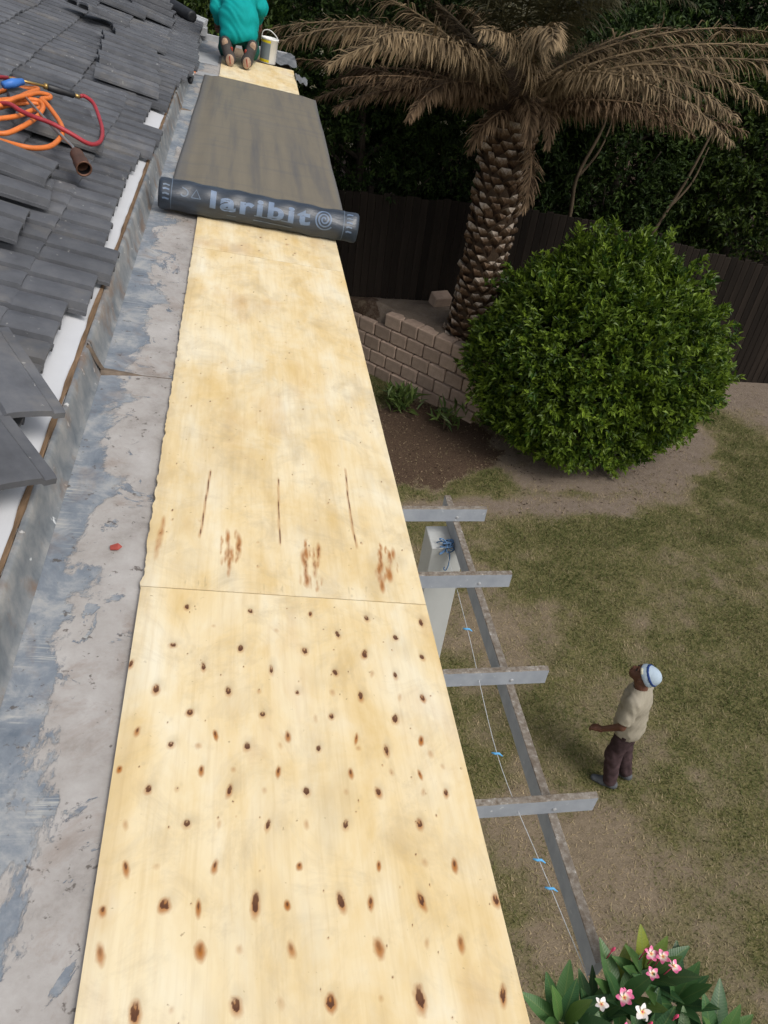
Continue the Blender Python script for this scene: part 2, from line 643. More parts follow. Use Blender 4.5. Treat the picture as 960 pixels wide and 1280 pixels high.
simple('trunk_fibre', (0.070, 0.048, 0.032), 0.9, 0.1, 0.4, 10, (1, 1, 1), 0.8, 0.02)
simple('bark', (0.085, 0.070, 0.055), 0.9, 0.1, 0.35, 6, (4, 4, 1), 0.8, 0.02)
simple('shrub_wood', (0.10, 0.075, 0.05), 0.9, 0.1, 0.3, 8)
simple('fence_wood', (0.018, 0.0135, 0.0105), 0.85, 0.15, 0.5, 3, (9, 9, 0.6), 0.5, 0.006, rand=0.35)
simple('retaining_block', (0.40, 0.30, 0.235), 0.9, 0.1, 0.22, 9, (1, 1, 1), 0.7, 0.006, rand=0.16)
simple('white_underlay', (0.52, 0.53, 0.55), 0.6, 0.3, 0.08, 3)
simple('old_timber', (0.155, 0.102, 0.062), 0.85, 0.15, 0.65, 6, (10, 1, 10), 0.5, 0.004)
simple('render_wall', (0.55, 0.53, 0.49), 0.85, 0.2, 0.12, 2, (1, 1, 0.4), 0.4, 0.006)
simple('rusty_lap', (0.125, 0.095, 0.070), 0.7, 0.3, 0.5, 18)
simple('painted_board', (0.58, 0.58, 0.57), 0.6, 0.3, 0.12, 4)
simple('deck_board', (0.20, 0.15, 0.10), 0.85, 0.15, 0.3, 4, (6, 1, 6))
simple('galvanised', (0.36, 0.37, 0.38), 0.45, 0.5, 0.3, 5, (1, 1, 1), 0.2, 0.003)
simple('dark_gap', (0.04, 0.038, 0.036), 0.9, 0.1, 0.3)
simple('column_paint', (0.45, 0.465, 0.46), 0.6, 0.3, 0.08, 3, (1, 1, 0.5), 0.2, 0.003)
simple('steel', (0.42, 0.41, 0.39), 0.35, 0.5, 0.2, 12, metallic=0.8)
simple('brass', (0.45, 0.30, 0.11), 0.35, 0.5, 0.25, 14, metallic=0.8)
simple('burnt_copper', (0.14, 0.070, 0.045), 0.55, 0.4, 0.5, 14, metallic=0.5)
simple('soot', (0.012, 0.010, 0.010), 0.9, 0.1, 0.3)
simple('orange_rubber', (0.62, 0.165, 0.035), 0.5, 0.4, 0.16, 10)
simple('red_rubber', (0.33, 0.030, 0.040), 0.45, 0.4, 0.2, 10)
simple('black_plastic', (0.022, 0.023, 0.026), 0.45, 0.4, 0.4, 8)
simple('blue_plastic', (0.045, 0.17, 0.52), 0.45, 0.4, 0.2, 8)
simple('blue_cord', (0.10, 0.19, 0.34), 0.7, 0.2, 0.3, 20)
simple('blue_tape', (0.10, 0.36, 0.66), 0.5, 0.3, 0.2, 20)
simple('pale_string', (0.48, 0.50, 0.52), 0.8, 0.1, 0.1, 20)
simple('white_plastic', (0.72, 0.72, 0.70), 0.4, 0.4, 0.08, 5)
simple('label_grey', (0.16, 0.19, 0.21), 0.5, 0.3, 0.15, 8)
simple('label_yellow', (0.60, 0.48, 0.02), 0.5, 0.3, 0.12, 8)
simple('roll_film', (0.030, 0.040, 0.056), 0.36, 0.5, 0.5, 5, (1, 4, 4), 0.35, 0.004)
simple('film_print', (0.120, 0.168, 0.250), 0.45, 0.4, 0.25, 18)
simple('film_print_dim', (0.110, 0.145, 0.195), 0.45, 0.4, 0.3, 18)
simple('teal_cloth', (0.003, 0.270, 0.260), 0.8, 0.15, 0.16, 6, (1, 1, 1), 0.3, 0.006)
simple('green_trousers', (0.010, 0.085, 0.070), 0.85, 0.1, 0.25, 8, (1, 1, 1), 0.4, 0.006)
simple('khaki_cloth', (0.290, 0.262, 0.205), 0.85, 0.1, 0.14, 7, (1, 1, 1), 0.4, 0.006)
simple('maroon_trousers', (0.050, 0.032, 0.034), 0.85, 0.1, 0.55, 9, (1, 1, 1), 0.4, 0.008)
simple('skin', (0.105, 0.045, 0.028), 0.5, 0.35, 0.2, 10, (1, 1, 1), 0.15, 0.002)
simple('shoe_grey', (0.075, 0.082, 0.092), 0.6, 0.3, 0.25, 12)
simple('shoe_sole', (0.34, 0.235, 0.165), 0.8, 0.2, 0.5, 22, (1, 1, 1), 0.6, 0.006)
simple('shoe_dark', (0.055, 0.050, 0.048), 0.7, 0.2, 0.5, 14)
simple('shoe_red', (0.26, 0.035, 0.022), 0.6, 0.3, 0.2, 12)
simple('hat_blue', (0.36, 0.44, 0.52), 0.85, 0.1, 0.08, 10, (1, 1, 1), 0.3, 0.004)
simple('hat_navy', (0.020, 0.045, 0.16), 0.8, 0.15, 0.1, 10)
simple('hat_patch', (0.60, 0.58, 0.45), 0.7, 0.2, 0.2, 40)
simple('hair', (0.010, 0.008, 0.007), 0.8, 0.2, 0.2, 30)
simple('eye_dark', (0.010, 0.008, 0.007), 0.25, 0.5, 0.1, 30)
simple('frangipani_stem', (0.20, 0.19, 0.15), 0.8, 0.2, 0.25, 10)
simple('bud_pink', (0.62, 0.07, 0.16), 0.5, 0.3, 0.2, 30)
simple('red_scrap', (0.30, 0.060, 0.045), 0.6, 0.3, 0.2, 10)
simple('cloudy_film', (0.15, 0.155, 0.16), 0.35, 0.5, 0.6, 9)


def make_frang_leaf():
    m, nt, b = nodes_of('frangipani_leaf', 0.40, 0.4)
    tc = N(nt, 'ShaderNodeTexCoord')
    sx = N(nt, 'ShaderNodeSeparateXYZ')
    nt.links.new(tc.outputs['Object'], sx.inputs[0])
    oi = N(nt, 'ShaderNodeObjectInfo')
    c = ramp(nt, oi.outputs['Random'], [(0.0, (0.028, 0.078, 0.030)), (0.55, (0.054, 0.135, 0.044)), (0.93, (0.080, 0.165, 0.042)), (1.0, (0.22, 0.26, 0.035))])
    ay = math_n(nt, 'ABSOLUTE', sx.outputs['Y'])
    mid = ramp(nt, ay, [(0.0015, (1, 1, 1)), (0.0035, (0, 0, 0))])
    c = mix(nt, math_n(nt, 'MULTIPLY', mid, 0.5), c, (0.16, 0.22, 0.07))
    # side veins
    wv = math_n(nt, 'ADD', math_n(nt, 'MULTIPLY', sx.outputs['X'], 420.0), math_n(nt, 'MULTIPLY', ay, -300.0))
    sn = math_n(nt, 'SINE', wv)
    c = mix(nt, math_n(nt, 'MULTIPLY', ramp(nt, sn, [(0.8, (0, 0, 0)), (1.0, (1, 1, 1))]), 0.22), c, (0.11, 0.18, 0.06))
    nt.links.new(c, b.inputs['Base Color'])
    bump(nt, b, sn, 0.15, 0.002)
    tl = N(nt, 'ShaderNodeBsdfTranslucent')
    nt.links.new(c, tl.inputs['Color'])
    mx = N(nt, 'ShaderNodeMixShader')
    mx.inputs[0].default_value = 0.18
    nt.links.new(b.outputs[0], mx.inputs[1])
    nt.links.new(tl.outputs[0], mx.inputs[2])
    nt.links.new(mx.outputs[0], nt.nodes['Material Output'].inputs['Surface'])


make_frang_leaf()


def make_petal(name, tip):
    m, nt, b = nodes_of(name, 0.5, 0.3)
    tc = N(nt, 'ShaderNodeTexCoord')
    sx = N(nt, 'ShaderNodeSeparateXYZ')
    nt.links.new(tc.outputs['Object'], sx.inputs[0])
    c = ramp(nt, math_n(nt, 'MULTIPLY', sx.outputs['X'], 22.0), [(0.05, (0.80, 0.50, 0.06)), (0.28, (0.82, 0.72, 0.66)), (0.62, tip)])
    nt.links.new(c, b.inputs['Base Color'])


make_petal('petal_pink', (0.74, 0.16, 0.32))
make_petal('petal_white', (0.82, 0.78, 0.76))


def make_pergola_mat():
    # grey paint, worn to bare timber on the top faces
    m, nt, b = nodes_of('grey_paint', 0.6, 0.3)
    v = coords(nt)
    n1 = noise(nt, coords(nt, (1.5, 1.5, 1)), 5, 5, 0.6)
    c = ramp(nt, n1, [(0.3, (0.25, 0.275, 0.315)), (0.7, (0.34, 0.365, 0.405))])
    sp = noise(nt, v, 22, 4, 0.6)
    c = mix(nt, ramp(nt, sp, [(0.66, (0, 0, 0)), (0.72, (1, 1, 1))]), c, (0.48, 0.50, 0.52))
    nt.links.new(c, b.inputs['Base Color'])
    bump(nt, b, n1, 0.2, 0.004)
    m, nt, b = nodes_of('worn_top', 0.85, 0.15)
    v = coords(nt)
    n1 = noise(nt, coords(nt, (14, 14, 1)), 2.0, 5, 0.7)
    c = ramp(nt, n1, [(0.36, (0.130, 0.105, 0.082)), (0.54, (0.205, 0.180, 0.152)), (0.64, (0.27, 0.25, 0.225)), (0.72, (0.50, 0.49, 0.47))])
    nt.links.new(c, b.inputs['Base Color'])
    bump(nt, b, n1, 0.5, 0.006)


make_pergola_mat()


def make_ground():
    m, nt, b = nodes_of('lawn_ground', 0.95, 0.1)
    v = coords(nt)
    at = N(nt, 'ShaderNodeAttribute', attribute_name='zone')
    sep = N(nt, 'ShaderNodeSeparateColor')
    nt.links.new(at.outputs['Color'], sep.inputs[0])      # r = grass, g = sand, b = mulch and painted tree shade
    n1 = noise(nt, v, 9, 8, 0.75, 0.3)
    n2 = noise(nt, v, 45, 5, 0.7, 0.4)
    soil = ramp(nt, n1, [(0.3, (0.125, 0.098, 0.066)), (0.55, (0.200, 0.158, 0.110)), (0.75, (0.28, 0.226, 0.162))])
    soil = mix(nt, math_n(nt, 'MULTIPLY', n2, 0.6), soil, (0.20, 0.16, 0.11))
    grass = ramp(nt, n2, [(0.35, (0.078, 0.082, 0.028)), (0.52, (0.132, 0.122, 0.050)), (0.68, (0.215, 0.175, 0.100))])
    gm = math_n(nt, 'ADD', sep.outputs[0], math_n(nt, 'MULTIPLY', math_n(nt, 'SUBTRACT', n1, 0.5), 0.9))
    c = mix(nt, ramp(nt, gm, [(0.33, (0, 0, 0)), (0.67, (1, 1, 1))]), soil, grass)
    sand = mix(nt, 0.5, ramp(nt, n1, [(0.3, (0.12, 0.092, 0.070)), (0.7, (0.235, 0.190, 0.152))]), ramp(nt, n2, [(0.3, (0.10, 0.078, 0.058)), (0.7, (0.26, 0.212, 0.172))]))
    sm = math_n(nt, 'ADD', math_n(nt, 'MULTIPLY', sep.outputs[1], 0.85), math_n(nt, 'MULTIPLY', math_n(nt, 'SUBTRACT', n1, 0.5), 1.5))
    c = mix(nt, ramp(nt, sm, [(0.18, (0, 0, 0)), (0.80, (1, 1, 1))]), c, sand)
    mulch_shade = ramp(nt, n2, [(0.3, (0.040, 0.026, 0.018)), (0.6, (0.095, 0.064, 0.044)), (0.78, (0.20, 0.155, 0.12))])
    mm = math_n(nt, 'ADD', sep.outputs[2], math_n(nt, 'MULTIPLY', math_n(nt, 'SUBTRACT', n1, 0.5), 1.4))
    c = mix(nt, ramp(nt, mm, [(0.38, (0, 0, 0)), (0.62, (1, 1, 1))]), c, mulch_shade)
    nt.links.new(c, b.inputs['Base Color'])
    bump(nt, b, n2, 0.6, 0.03)


make_ground()


def make_scales():
    m, nt, b = nodes_of('leaf_scar', 0.85, 0.15)
    tc = N(nt, 'ShaderNodeTexCoord')
    sx = N(nt, 'ShaderNodeSeparateXYZ')
    nt.links.new(tc.outputs['Object'], sx.inputs[0])
    n1 = noise(nt, coords(nt), 20, 5, 0.65)
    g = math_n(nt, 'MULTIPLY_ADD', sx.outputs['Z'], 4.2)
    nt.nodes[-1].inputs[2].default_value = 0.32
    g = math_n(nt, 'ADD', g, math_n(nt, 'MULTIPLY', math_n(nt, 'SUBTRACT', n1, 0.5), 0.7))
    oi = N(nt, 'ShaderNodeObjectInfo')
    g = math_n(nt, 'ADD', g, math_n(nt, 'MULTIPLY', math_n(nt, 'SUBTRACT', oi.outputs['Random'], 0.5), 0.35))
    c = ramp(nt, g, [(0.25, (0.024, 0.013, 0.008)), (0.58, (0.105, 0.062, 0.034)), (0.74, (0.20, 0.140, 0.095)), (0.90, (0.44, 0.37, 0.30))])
    nt.links.new(c, b.inputs['Base Color'])
    bump(nt, b, n1, 0.6, 0.01)


make_scales()

# ------------------------------------------------------------------ the deck frame
DT = R(6.651532)
EX = Vector((math.cos(DT), 0, -math.sin(DT)))
EN = Vector((math.sin(DT), 0, math.cos(DT)))
P0 = EN * -1.457 + Vector((0, 0, CAMZ))
DECK = Matrix(((EX[0], 0, EN[0], P0[0]), (0, 1, 0, 0), (EX[2], 0, EN[2], P0[2]), (0, 0, 0, 1)))   # (s, y, h) -> world


def dk(s, y, h):
    return DECK @ Vector((s, y, h))


# pixel -> deck coordinates were measured once from the photograph; knots below are listed in sheet metres (s, y)
# ------------------------------------------------------------------ ground
def zone_masks(x, y):
    """grass, sand, mulch in 0..1 for lawn positions; mulch also holds painted shade past the fence"""
    n = fbm(x * 0.9, y * 0.9, 3)
    n2 = fbm(x * 0.35 + 7, y * 0.35 + 3, 9)
    n3 = fbm(x * 3.1 + 5, y * 3.1 + 1, 15, 5)
    g = 0.78 + 0.7 * (n - 0.5) + 0.5 * (n2 - 0.5) + 1.0 * (n3 - 0.5)
    # trampled strip running down beside the pergola and under the man
    px = 3.35 + 0.5 * (n - 0.5)
    tr = np.exp(-((x - px) / 1.0) ** 2) * np.clip((5.2 - y) / 1.4, 0, 1)
    g = g - 0.42 * tr
    tr2 = np.exp(-((x - 2.9) / 0.8) ** 2 - ((y - 6.6) / 2.2) ** 2)
    g = g - 0.22 * tr2
    # bare soil at the shrub's drip line and along the foot of the bed
    wob = 1.1 * (n - 0.5) + 0.8 * (n3 - 0.5)
    ex, ey = (x - 5.75) / 2.45, (y - 10.9) / 1.85
    rr = np.sqrt(ex ** 2 + ey ** 2) + 0.55 * wob
    sand = np.clip((1.10 - rr) / 0.30, 0, 1)
    right = np.clip((x + 0.55 * y - 15.7) / 0.9 + 1.6 * wob, 0, 1) * np.clip((y - 9.6) / 1.4 + wob, 0, 1)
    sand = np.maximum(sand, right)
    path = np.exp(-((y - 8.95 - 0.06 * (x - 4) + 0.5 * wob) / 0.28) ** 2) * np.clip((7.4 - x) / 1.4, 0, 1)
    sand = np.maximum(sand, path * np.clip(0.15 + 1.5 * n3, 0, 1))
    d = np.hypot((x - 2.6) / 1.9, (y - 10.55) / 1.35) + 0.8 * wob
    mulch_shade = np.clip((1.10 - d) / 0.35, 0, 1)
    mulch_shade = np.maximum(mulch_shade, np.clip((y - 13.7) / 0.3, 0, 1))  # ground past the fence coloured dark, standing in for shade under the trees
    sand = sand * (1 - 0.8 * mulch_shade)
    g = g * (1 - 0.9 * sand) * (1 - 0.9 * mulch_shade)
    return np.clip(g, 0, 1), np.clip(sand, 0, 1), np.clip(mulch_shade, 0, 1)


gx = np.concatenate([[-300, -120, -50, -20], np.arange(-6, 13.01, 0.12), [16, 22, 50, 120, 300]])
gy = np.concatenate([[-300, -120, -50, -15], np.arange(-3, 16.01, 0.12), [20, 30, 60, 120, 300]])
GX, GY = np.meshgrid(gx, gy, indexing='ij')
inner = (np.abs(GX - 3.5) < 9.6) & (np.abs(GY - 6.5) < 9.6)
GZ = np.where(inner, 0.05 * (fbm(GX * 0.8, GY * 0.8, 21) - 0.5), 0)
zr, zs, zm = zone_masks(GX.ravel(), GY.ravel())
nx_, ny_ = GX.shape
I = np.arange(nx_ * ny_).reshape(nx_, ny_)
GF = np.stack([I[:-1, :-1], I[1:, :-1], I[1:, 1:], I[:-1, 1:]], -1).reshape(-1, 4)
g_me = mesh_np('ground', np.stack([GX, GY, GZ], -1).reshape(-1, 3), GF, 'lawn_ground', True,
               {'zone': np.stack([zr, zs, zm, np.ones_like(zr)], -1)})
tag(ob('ground', g_me), kind='structure')

# grass and dead stalks as real blades
nb = 330000
bx_, by_ = RNG.uniform(0.9, 10.6, nb), RNG.uniform(0.9, 12.9, nb)
r_, s_, m_ = zone_masks(bx_, by_)
keep = RNG.random(nb) < np.clip(r_ * 1.0 + 0.10, 0.16, 1) * (1 - 0.72 * s_) * (1 - 0.8 * m_)
bx_, by_, r_ = bx_[keep], by_[keep], r_[keep]
nb = len(bx_)
ang = RNG.uniform(0, 2 * np.pi, nb)
hgt = RNG.uniform(0.012, 0.040, nb) * (0.5 + r_)
lean = RNG.uniform(0.015, 0.06, nb)
wd = RNG.uniform(0.003, 0.0075, nb)
dry = np.clip(0.95 - r_ * 1.05 + RNG.normal(0, 0.22, nb) + 1.1 * (fbm(bx_ * 4.2, by_ * 4.2, 5) - 0.5), 0, 1)
z0 = 0.05 * (fbm(bx_ * 0.8, by_ * 0.8, 21) - 0.5)
ca, sa = np.cos(ang), np.sin(ang)
V = np.zeros((nb, 3, 3))
V[:, 0] = np.stack([bx_ - sa * wd, by_ + ca * wd, z0 - 0.004], 1)
V[:, 1] = np.stack([bx_ + sa * wd, by_ - ca * wd, z0 - 0.004], 1)
V[:, 2] = np.stack([bx_ + ca * lean, by_ + sa * lean, z0 + hgt], 1)
tag(ob('grass', mesh_np('grass', V.reshape(-1, 3), np.arange(nb * 3).reshape(-1, 3), 'grass_blade', False, {'var': np.repeat(dry, 3)})),
    'patchy short grass and dry stalks on the lawn', 'grass', kind='stuff')

# fallen leaves and twigs in the bed and under the shrub
nl_ = 9000
lx, ly = RNG.uniform(1.0, 10.5, nl_), RNG.uniform(7.6, 13.0, nl_)
_, s_, m_ = zone_masks(lx, ly)
kp = RNG.random(nl_) < np.clip(0.05 + 0.45 * s_ + 0.9 * m_, 0, 1)
lx, ly = lx[kp], ly[kp]
nl_ = len(lx)
a_l = RNG.uniform(0, 2 * np.pi, nl_)
len_l = RNG.uniform(0.015, 0.06, nl_)
wid_l = len_l * RNG.uniform(0.15, 0.5, nl_)
zl = 0.05 * (fbm(lx * 0.8, ly * 0.8, 21) - 0.5) + RNG.uniform(0.003, 0.012, nl_)
cl_, sl_ = np.cos(a_l), np.sin(a_l)
LV = np.zeros((nl_, 4, 3))
for q_, (fx, fy, fz) in enumerate(((-1, 0, 0), (0, -1, 0.2), (1, 0, 0), (0, 1, 0.2))):
    LV[:, q_] = np.stack([lx + fx * cl_ * len_l / 2 - fy * sl_ * wid_l / 2, ly + fx * sl_ * len_l / 2 + fy * cl_ * wid_l / 2, zl + fz * wid_l], 1)
make_leaf('litter', (0.030, 0.018, 0.011), (0.30, 0.22, 0.15), 0.05, 0.85, 0.1)
tag(ob('leaf_litter', mesh_np('leaf_litter', LV.reshape(-1, 3), np.arange(nl_ * 4).reshape(-1, 4), 'litter', False, {'var': np.repeat(RNG.random(nl_) ** 2.2, 4)})),
    'fallen leaves and twigs on the bare soil round the shrub', 'leaf litter', kind='stuff')

# ------------------------------------------------------------------ house: wall, flat strip, gutter metal, tiled roof
house = empty('house', 'house with dark tiled roof and a flat strip being boarded', 'house', (-3.0, 4.0, 0))
HI = Matrix.Translation((3.0, -4.0, 0))


def hpart(o, mtx):
    """put a part into the house with a world matrix"""
    o.parent = house
    o.matrix_basis = HI @ mtx
    return o


IDM = Matrix.Identity(4)
mb = MB()
mb.box((-6.4, -3.0, -0.1), (0.36, 10.45, 5.30))
hpart(mb.build('wall', 'render_wall'), IDM)
mb = MB()
mb.box((-0.36, -3.0, -0.165), (0.645, 10.50, -0.0185))
hpart(mb.build('deck_frame', 'deck_board'), DECK)
mb = MB()
mb.box((0.647, -3.0, -0.20), (0.662, 10.50, -0.0185))
hpart(mb.build('fascia_board', 'painted_board'), DECK)

# metal pan in lengths, each with a raised lap
seams = [-3.0, 2.585, 6.86, 8.52, 10.52]
for i in range(4):
    y0, y1 = seams[i], seams[i + 1]
    ss = np.linspace(-0.353, -0.02, 30)
    yy = np.linspace(y0, y1 + 0.02, max(6, int((y1 - y0) / 0.035)))
    S, Y = np.meshgrid(ss, yy, indexing='ij')
    H = -0.016 + 0.005 * (fbm(S * 6, Y * 2.5, 31) - 0.5) + 0.004 * np.exp(-((Y - y1) / 0.03) ** 2) + i * 0.0006
    # torn felt edge standing up a little along the plywood
    H = np.minimum(H, -0.0125)
    II = np.arange(S.size).reshape(S.shape)
    Fq = np.stack([II[:-1, :-1], II[1:, :-1], II[1:, 1:], II[:-1, 1:]], -1).reshape(-1, 4)
    o = hpart(ob('gutter_sheet', mesh_np('gutter_sheet', np.stack([S, Y, H], -1).reshape(-1, 3), Fq, 'old_sheet_metal', True)), DECK)
    # upstand: rounded foot, leaning face, folded top
    prof = [(-0.349, -0.0135), (-0.356, -0.008), (-0.362, 0.004), (-0.372, 0.040), (-0.381, 0.072), (-0.388, 0.094), (-0.395, 0.100), (-0.404, 0.098)]
    yy = np.linspace(y0 + 0.004, y1 + 0.012, max(6, int((y1 - y0) / 0.05)))
    Vv = []
    for k, y in enumerate(yy):
        wob = 0.006 * (float(fbm(np.array([y * 2.2]), np.array([i * 3.3]), 77)[0]) - 0.5)
        for (s, h) in prof:
            Vv.append((s + wob * (h + 0.03) * 8, y, h + 0.5 * wob + i * 0.0008))
    np_ = len(prof)
    Fv = [(a * np_ + b, a * np_ + b + 1, (a + 1) * np_ + b + 1, (a + 1) * np_ + b) for a in range(len(yy) - 1) for b in range(np_ - 1)]
    hpart(ob('gutter_upstand', mesh_np('gutter_upstand', Vv, np.array(Fv), 'upstand_metal', True)), DECK)
# folded laps that stand up across the sheet joints
for ys, wdt in ((2.585, 0.14), (6.86, 0.08)):
    mb = MB()
    Vv, Fv = [], []
    for i in range(13):
        t = i / 12
        sp_ = -0.352 + (0.245 if ys < 3 else 0.12) * t
        hh = 0.011 * max(0.0, 1 - (sp_ + 0.352) / wdt) ** 0.6 + 0.0012
        wv = 0.004 + 0.022 * max(0.0, 1 - (sp_ + 0.352) / wdt)
        yc = ys + 0.012 * t + random.uniform(-0.002, 0.002)
        Vv += [(sp_, yc - wv, -0.0150), (sp_, yc - wv * 0.35, -0.0130 + hh), (sp_, yc + wv * 0.5, -0.0130 + hh * 0.8), (sp_, yc + wv, -0.0150)]
    for i in range(12):
        for k in range(3):
            Fv.append((i * 4 + k, (i + 1) * 4 + k, (i + 1) * 4 + k + 1, i * 4 + k + 1))
    mb.add(Vv, Fv)
    hpart(mb.build('joint_lap', 'rusty_lap'), DECK)
    mb = MB()
    Vv, Fv = [], []
    for i, (a_s, a_h) in enumerate([(-0.352, 0.0), (-0.368, 0.035), (-0.383, 0.075), (-0.398, 0.105)]):
        yc = ys - 0.012 * i
        Vv += [(a_s + 0.001, yc - 0.012, a_h), (a_s + 0.010, yc - 0.003, a_h + 0.003), (a_s + 0.008, yc + 0.006, a_h + 0.002), (a_s, yc + 0.014, a_h)]
    for i in range(3):
        for k in range(3):
            Fv.append((i * 4 + k, (i + 1) * 4 + k, (i + 1) * 4 + k + 1, i * 4 + k + 1))
    mb.add(Vv, Fv)
    hpart(mb.build('upstand_lap', 'rusty_lap'), DECK)

# weathered timber strip behind the upstand
mb = MB()
yy = np.arange(-3, 10.5, 0.08)
Vv, Fv = [], []
for y in yy:
    a, b = 0.002 * math.sin(y * 7.1) + random.uniform(-0.003, 0.002), random.uniform(-0.0025, 0.0025)
    Vv += [(-0.406 + b, y, 0.060), (-0.405 + b, y, 0.102 + a), (-0.419 - b, y, 0.104 + a), (-0.421, y, 0.060)]
for i in range(len(yy) - 1):
    for k in range(4):
        Fv.append((i * 4 + k, (i + 1) * 4 + k, (i + 1) * 4 + (k + 1) % 4, i * 4 + (k + 1) % 4))
mb.add(Vv, Fv)
hpart(mb.build('timber_strip', 'old_timber'), DECK)

# roof frame: u along the eave (+Y), v up the slope, w out of it
RP = R(16)
ROOF = Matrix(((0, -math.cos(RP), math.sin(RP), -0.60), (1, 0, 0, 0), (0, math.sin(RP), math.cos(RP), CAMZ - 1.25), (0, 0, 0, 1)))
mb = MB()
mb.box((-3.0, -0.052, -0.060), (10.62, 2.62, -0.041), 0)
mb.box((-3.0, -0.048, -0.22), (10.60, 2.60, -0.0615), 1)
# far slope of the roof, closing it behind the ridge
t2 = Matrix.Rotation(R(-32), 4, 'X')
mb.box((-3.0, 0, -0.09), (10.6, 3.4, -0.07), 2, Matrix.Translation((0, 2.62, 0)) @ t2)
roof = hpart(mb.build('tiled_roof', ['white_underlay', 'old_timber', 'dark_gap']), ROOF)


def tile_mesh(rise=1.0, thick=0.014):
    n = []
    for r in range(2):
        for t, z in ((0.0, 0.0), (0.055, 0.001), (0.10, 0.028), (0.32, 0.035), (0.70, 0.031), (0.90, 0.024), (0.955, 0.002)):
            n.append((r * 0.15 + t * 0.15, z))
    n += [(0.30, 0.001), (0.312, 0.004), (0.324, 0.004)]
    n = [(x, z * rise) for x, z in n]
    m = len(n)
    V, F = [], []
    L = 0.42
    for v_, dz in ((0.0, -0.004), (0.012, 0.0), (L, 0.0)):
        for x, z in n:
            V.append((x, v_, thick + z + dz))
    for v_ in (0.0, L):
        for x, z in n:
            V.append((x, v_, z * 0.92))
    for a in range(2):
        F += [(a * m + i, a * m + i + 1, (a + 1) * m + i + 1, (a + 1) * m + i) for i in range(m - 1)]
    F += [(3 * m + i, i + 0, i + 1, 3 * m + i + 1)[::-1] for i in range(m - 1)]
    F += [(3 * m + i, 4 * m + i, 4 * m + i + 1, 3 * m + i + 1) for i in range(m - 1)]
    F += [(2 * m + i, 2 * m + i + 1, 4 * m + i + 1, 4 * m + i) for i in range(m - 1)]
    F += [(0, m, 2 * m, 4 * m, 3 * m), (m - 1, 4 * m - 1, 5 * m - 1, 3 * m - 1, 2 * m - 1)]
    me = bpy.data.meshes.new('tile')
    me.from_pydata(V, [], F)
    me.materials.append(MATS['tile_concrete'])
    bm = bmesh.new()
    bm.from_mesh(me)
    bmesh.ops.recalc_face_normals(bm, faces=bm.faces)
    for f in bm.faces:
        f.smooth = abs(f.normal.z) > 0.5 and len(f.verts) == 4
    for e in bm.edges:
        if len(e.link_faces) == 2 and e.calc_face_angle(0) > R(28):
            e.smooth = False
    bm.to_mesh(me)
    bm.free()
    return me


TILE = tile_mesh()
FLAT_TILE = tile_mesh(0.42, 0.022)


def nose0(u):
    """where the lowest course ends along the eave, as found: tiles slipped and pushed up"""
    tab = [(-3, .01), (1.2, .012), (2.10, .020), (2.45, .036), (2.75, .032), (2.76, -.02), (2.98, -.03), (2.99, -.07), (3.42, -.065), (3.43, -.015), (3.7, -.005), (3.9, .01),
           (4.4, .01), (4.7, -.01), (4.95, -.06), (5.3, -.07), (5.45, -.07), (5.46, .045), (5.95, .045), (5.96, -.05), (6.7, -.05), (7.2, -.095), (8.0, -.165), (8.6, -.15), (9.0, -.11), (11, -.09)]
    return float(np.interp(u, [t[0] for t in tab], [t[1] for t in tab]))


TILT = R(-2.7)
for c in range(8):
    u = 0.62 if c < 7 else 1.4
    k = 0
    while u < 10.45:
        v_ = nose0(u + 0.15) if c == 0 else 0.19 + 0.312 * (c - 1)
        v_ += random.gauss(0, 0.005)
        yaw = random.gauss(0, 0.006)
        if 5.9 < u < 9.6 and c == 1:
            yaw += random.gauss(0, 0.015)
            v_ += random.gauss(-0.03, 0.02)
        ob('tile', TILE, roof, loc=(u, v_, -0.016 - (0.012 * max(0, v_ + 0.08) if c == 0 else 0) + random.gauss(0, 0.0015)),
           rot=(TILT, random.gauss(0, 0.008), yaw))
        u += 0.3005
        k += 1
# verge metal at the far gable end and the end of the flat strip
mb = MB()
mb.box((10.46, -0.12, -0.06), (10.66, 2.6, 0.035))
mb.box((10.66, -0.14, -0.20), (10.69, 2.6, 0.050))
o = mb.build('verge_flashing', 'galvanised', bevel=0.004)
hpart(o, ROOF)
mb = MB()
mb.box((-0.42, 10.505, -0.17), (0.66, 10.54, 0.05))
mb.box((-0.42, 10.38, 0.035), (-0.30, 10.50, 0.12))
hpart(mb.build('end_flashing', 'galvanised', bevel=0.004), DECK)
mb = MB()
mb.box((-0.345, 9.02, -0.0115), (-0.13, 9.62, -0.008))
hpart(mb.build('metal_patch', 'galvanised'), DECK)
mb = MB()
mb.box((-0.345, 8.36, -0.0118), (-0.12, 8.55, -0.0095))
hpart(mb.build('metal_patch', 'galvanised'), DECK)

# ------------------------------------------------------------------ plywood sheets
PX_KNOTS = [[]]


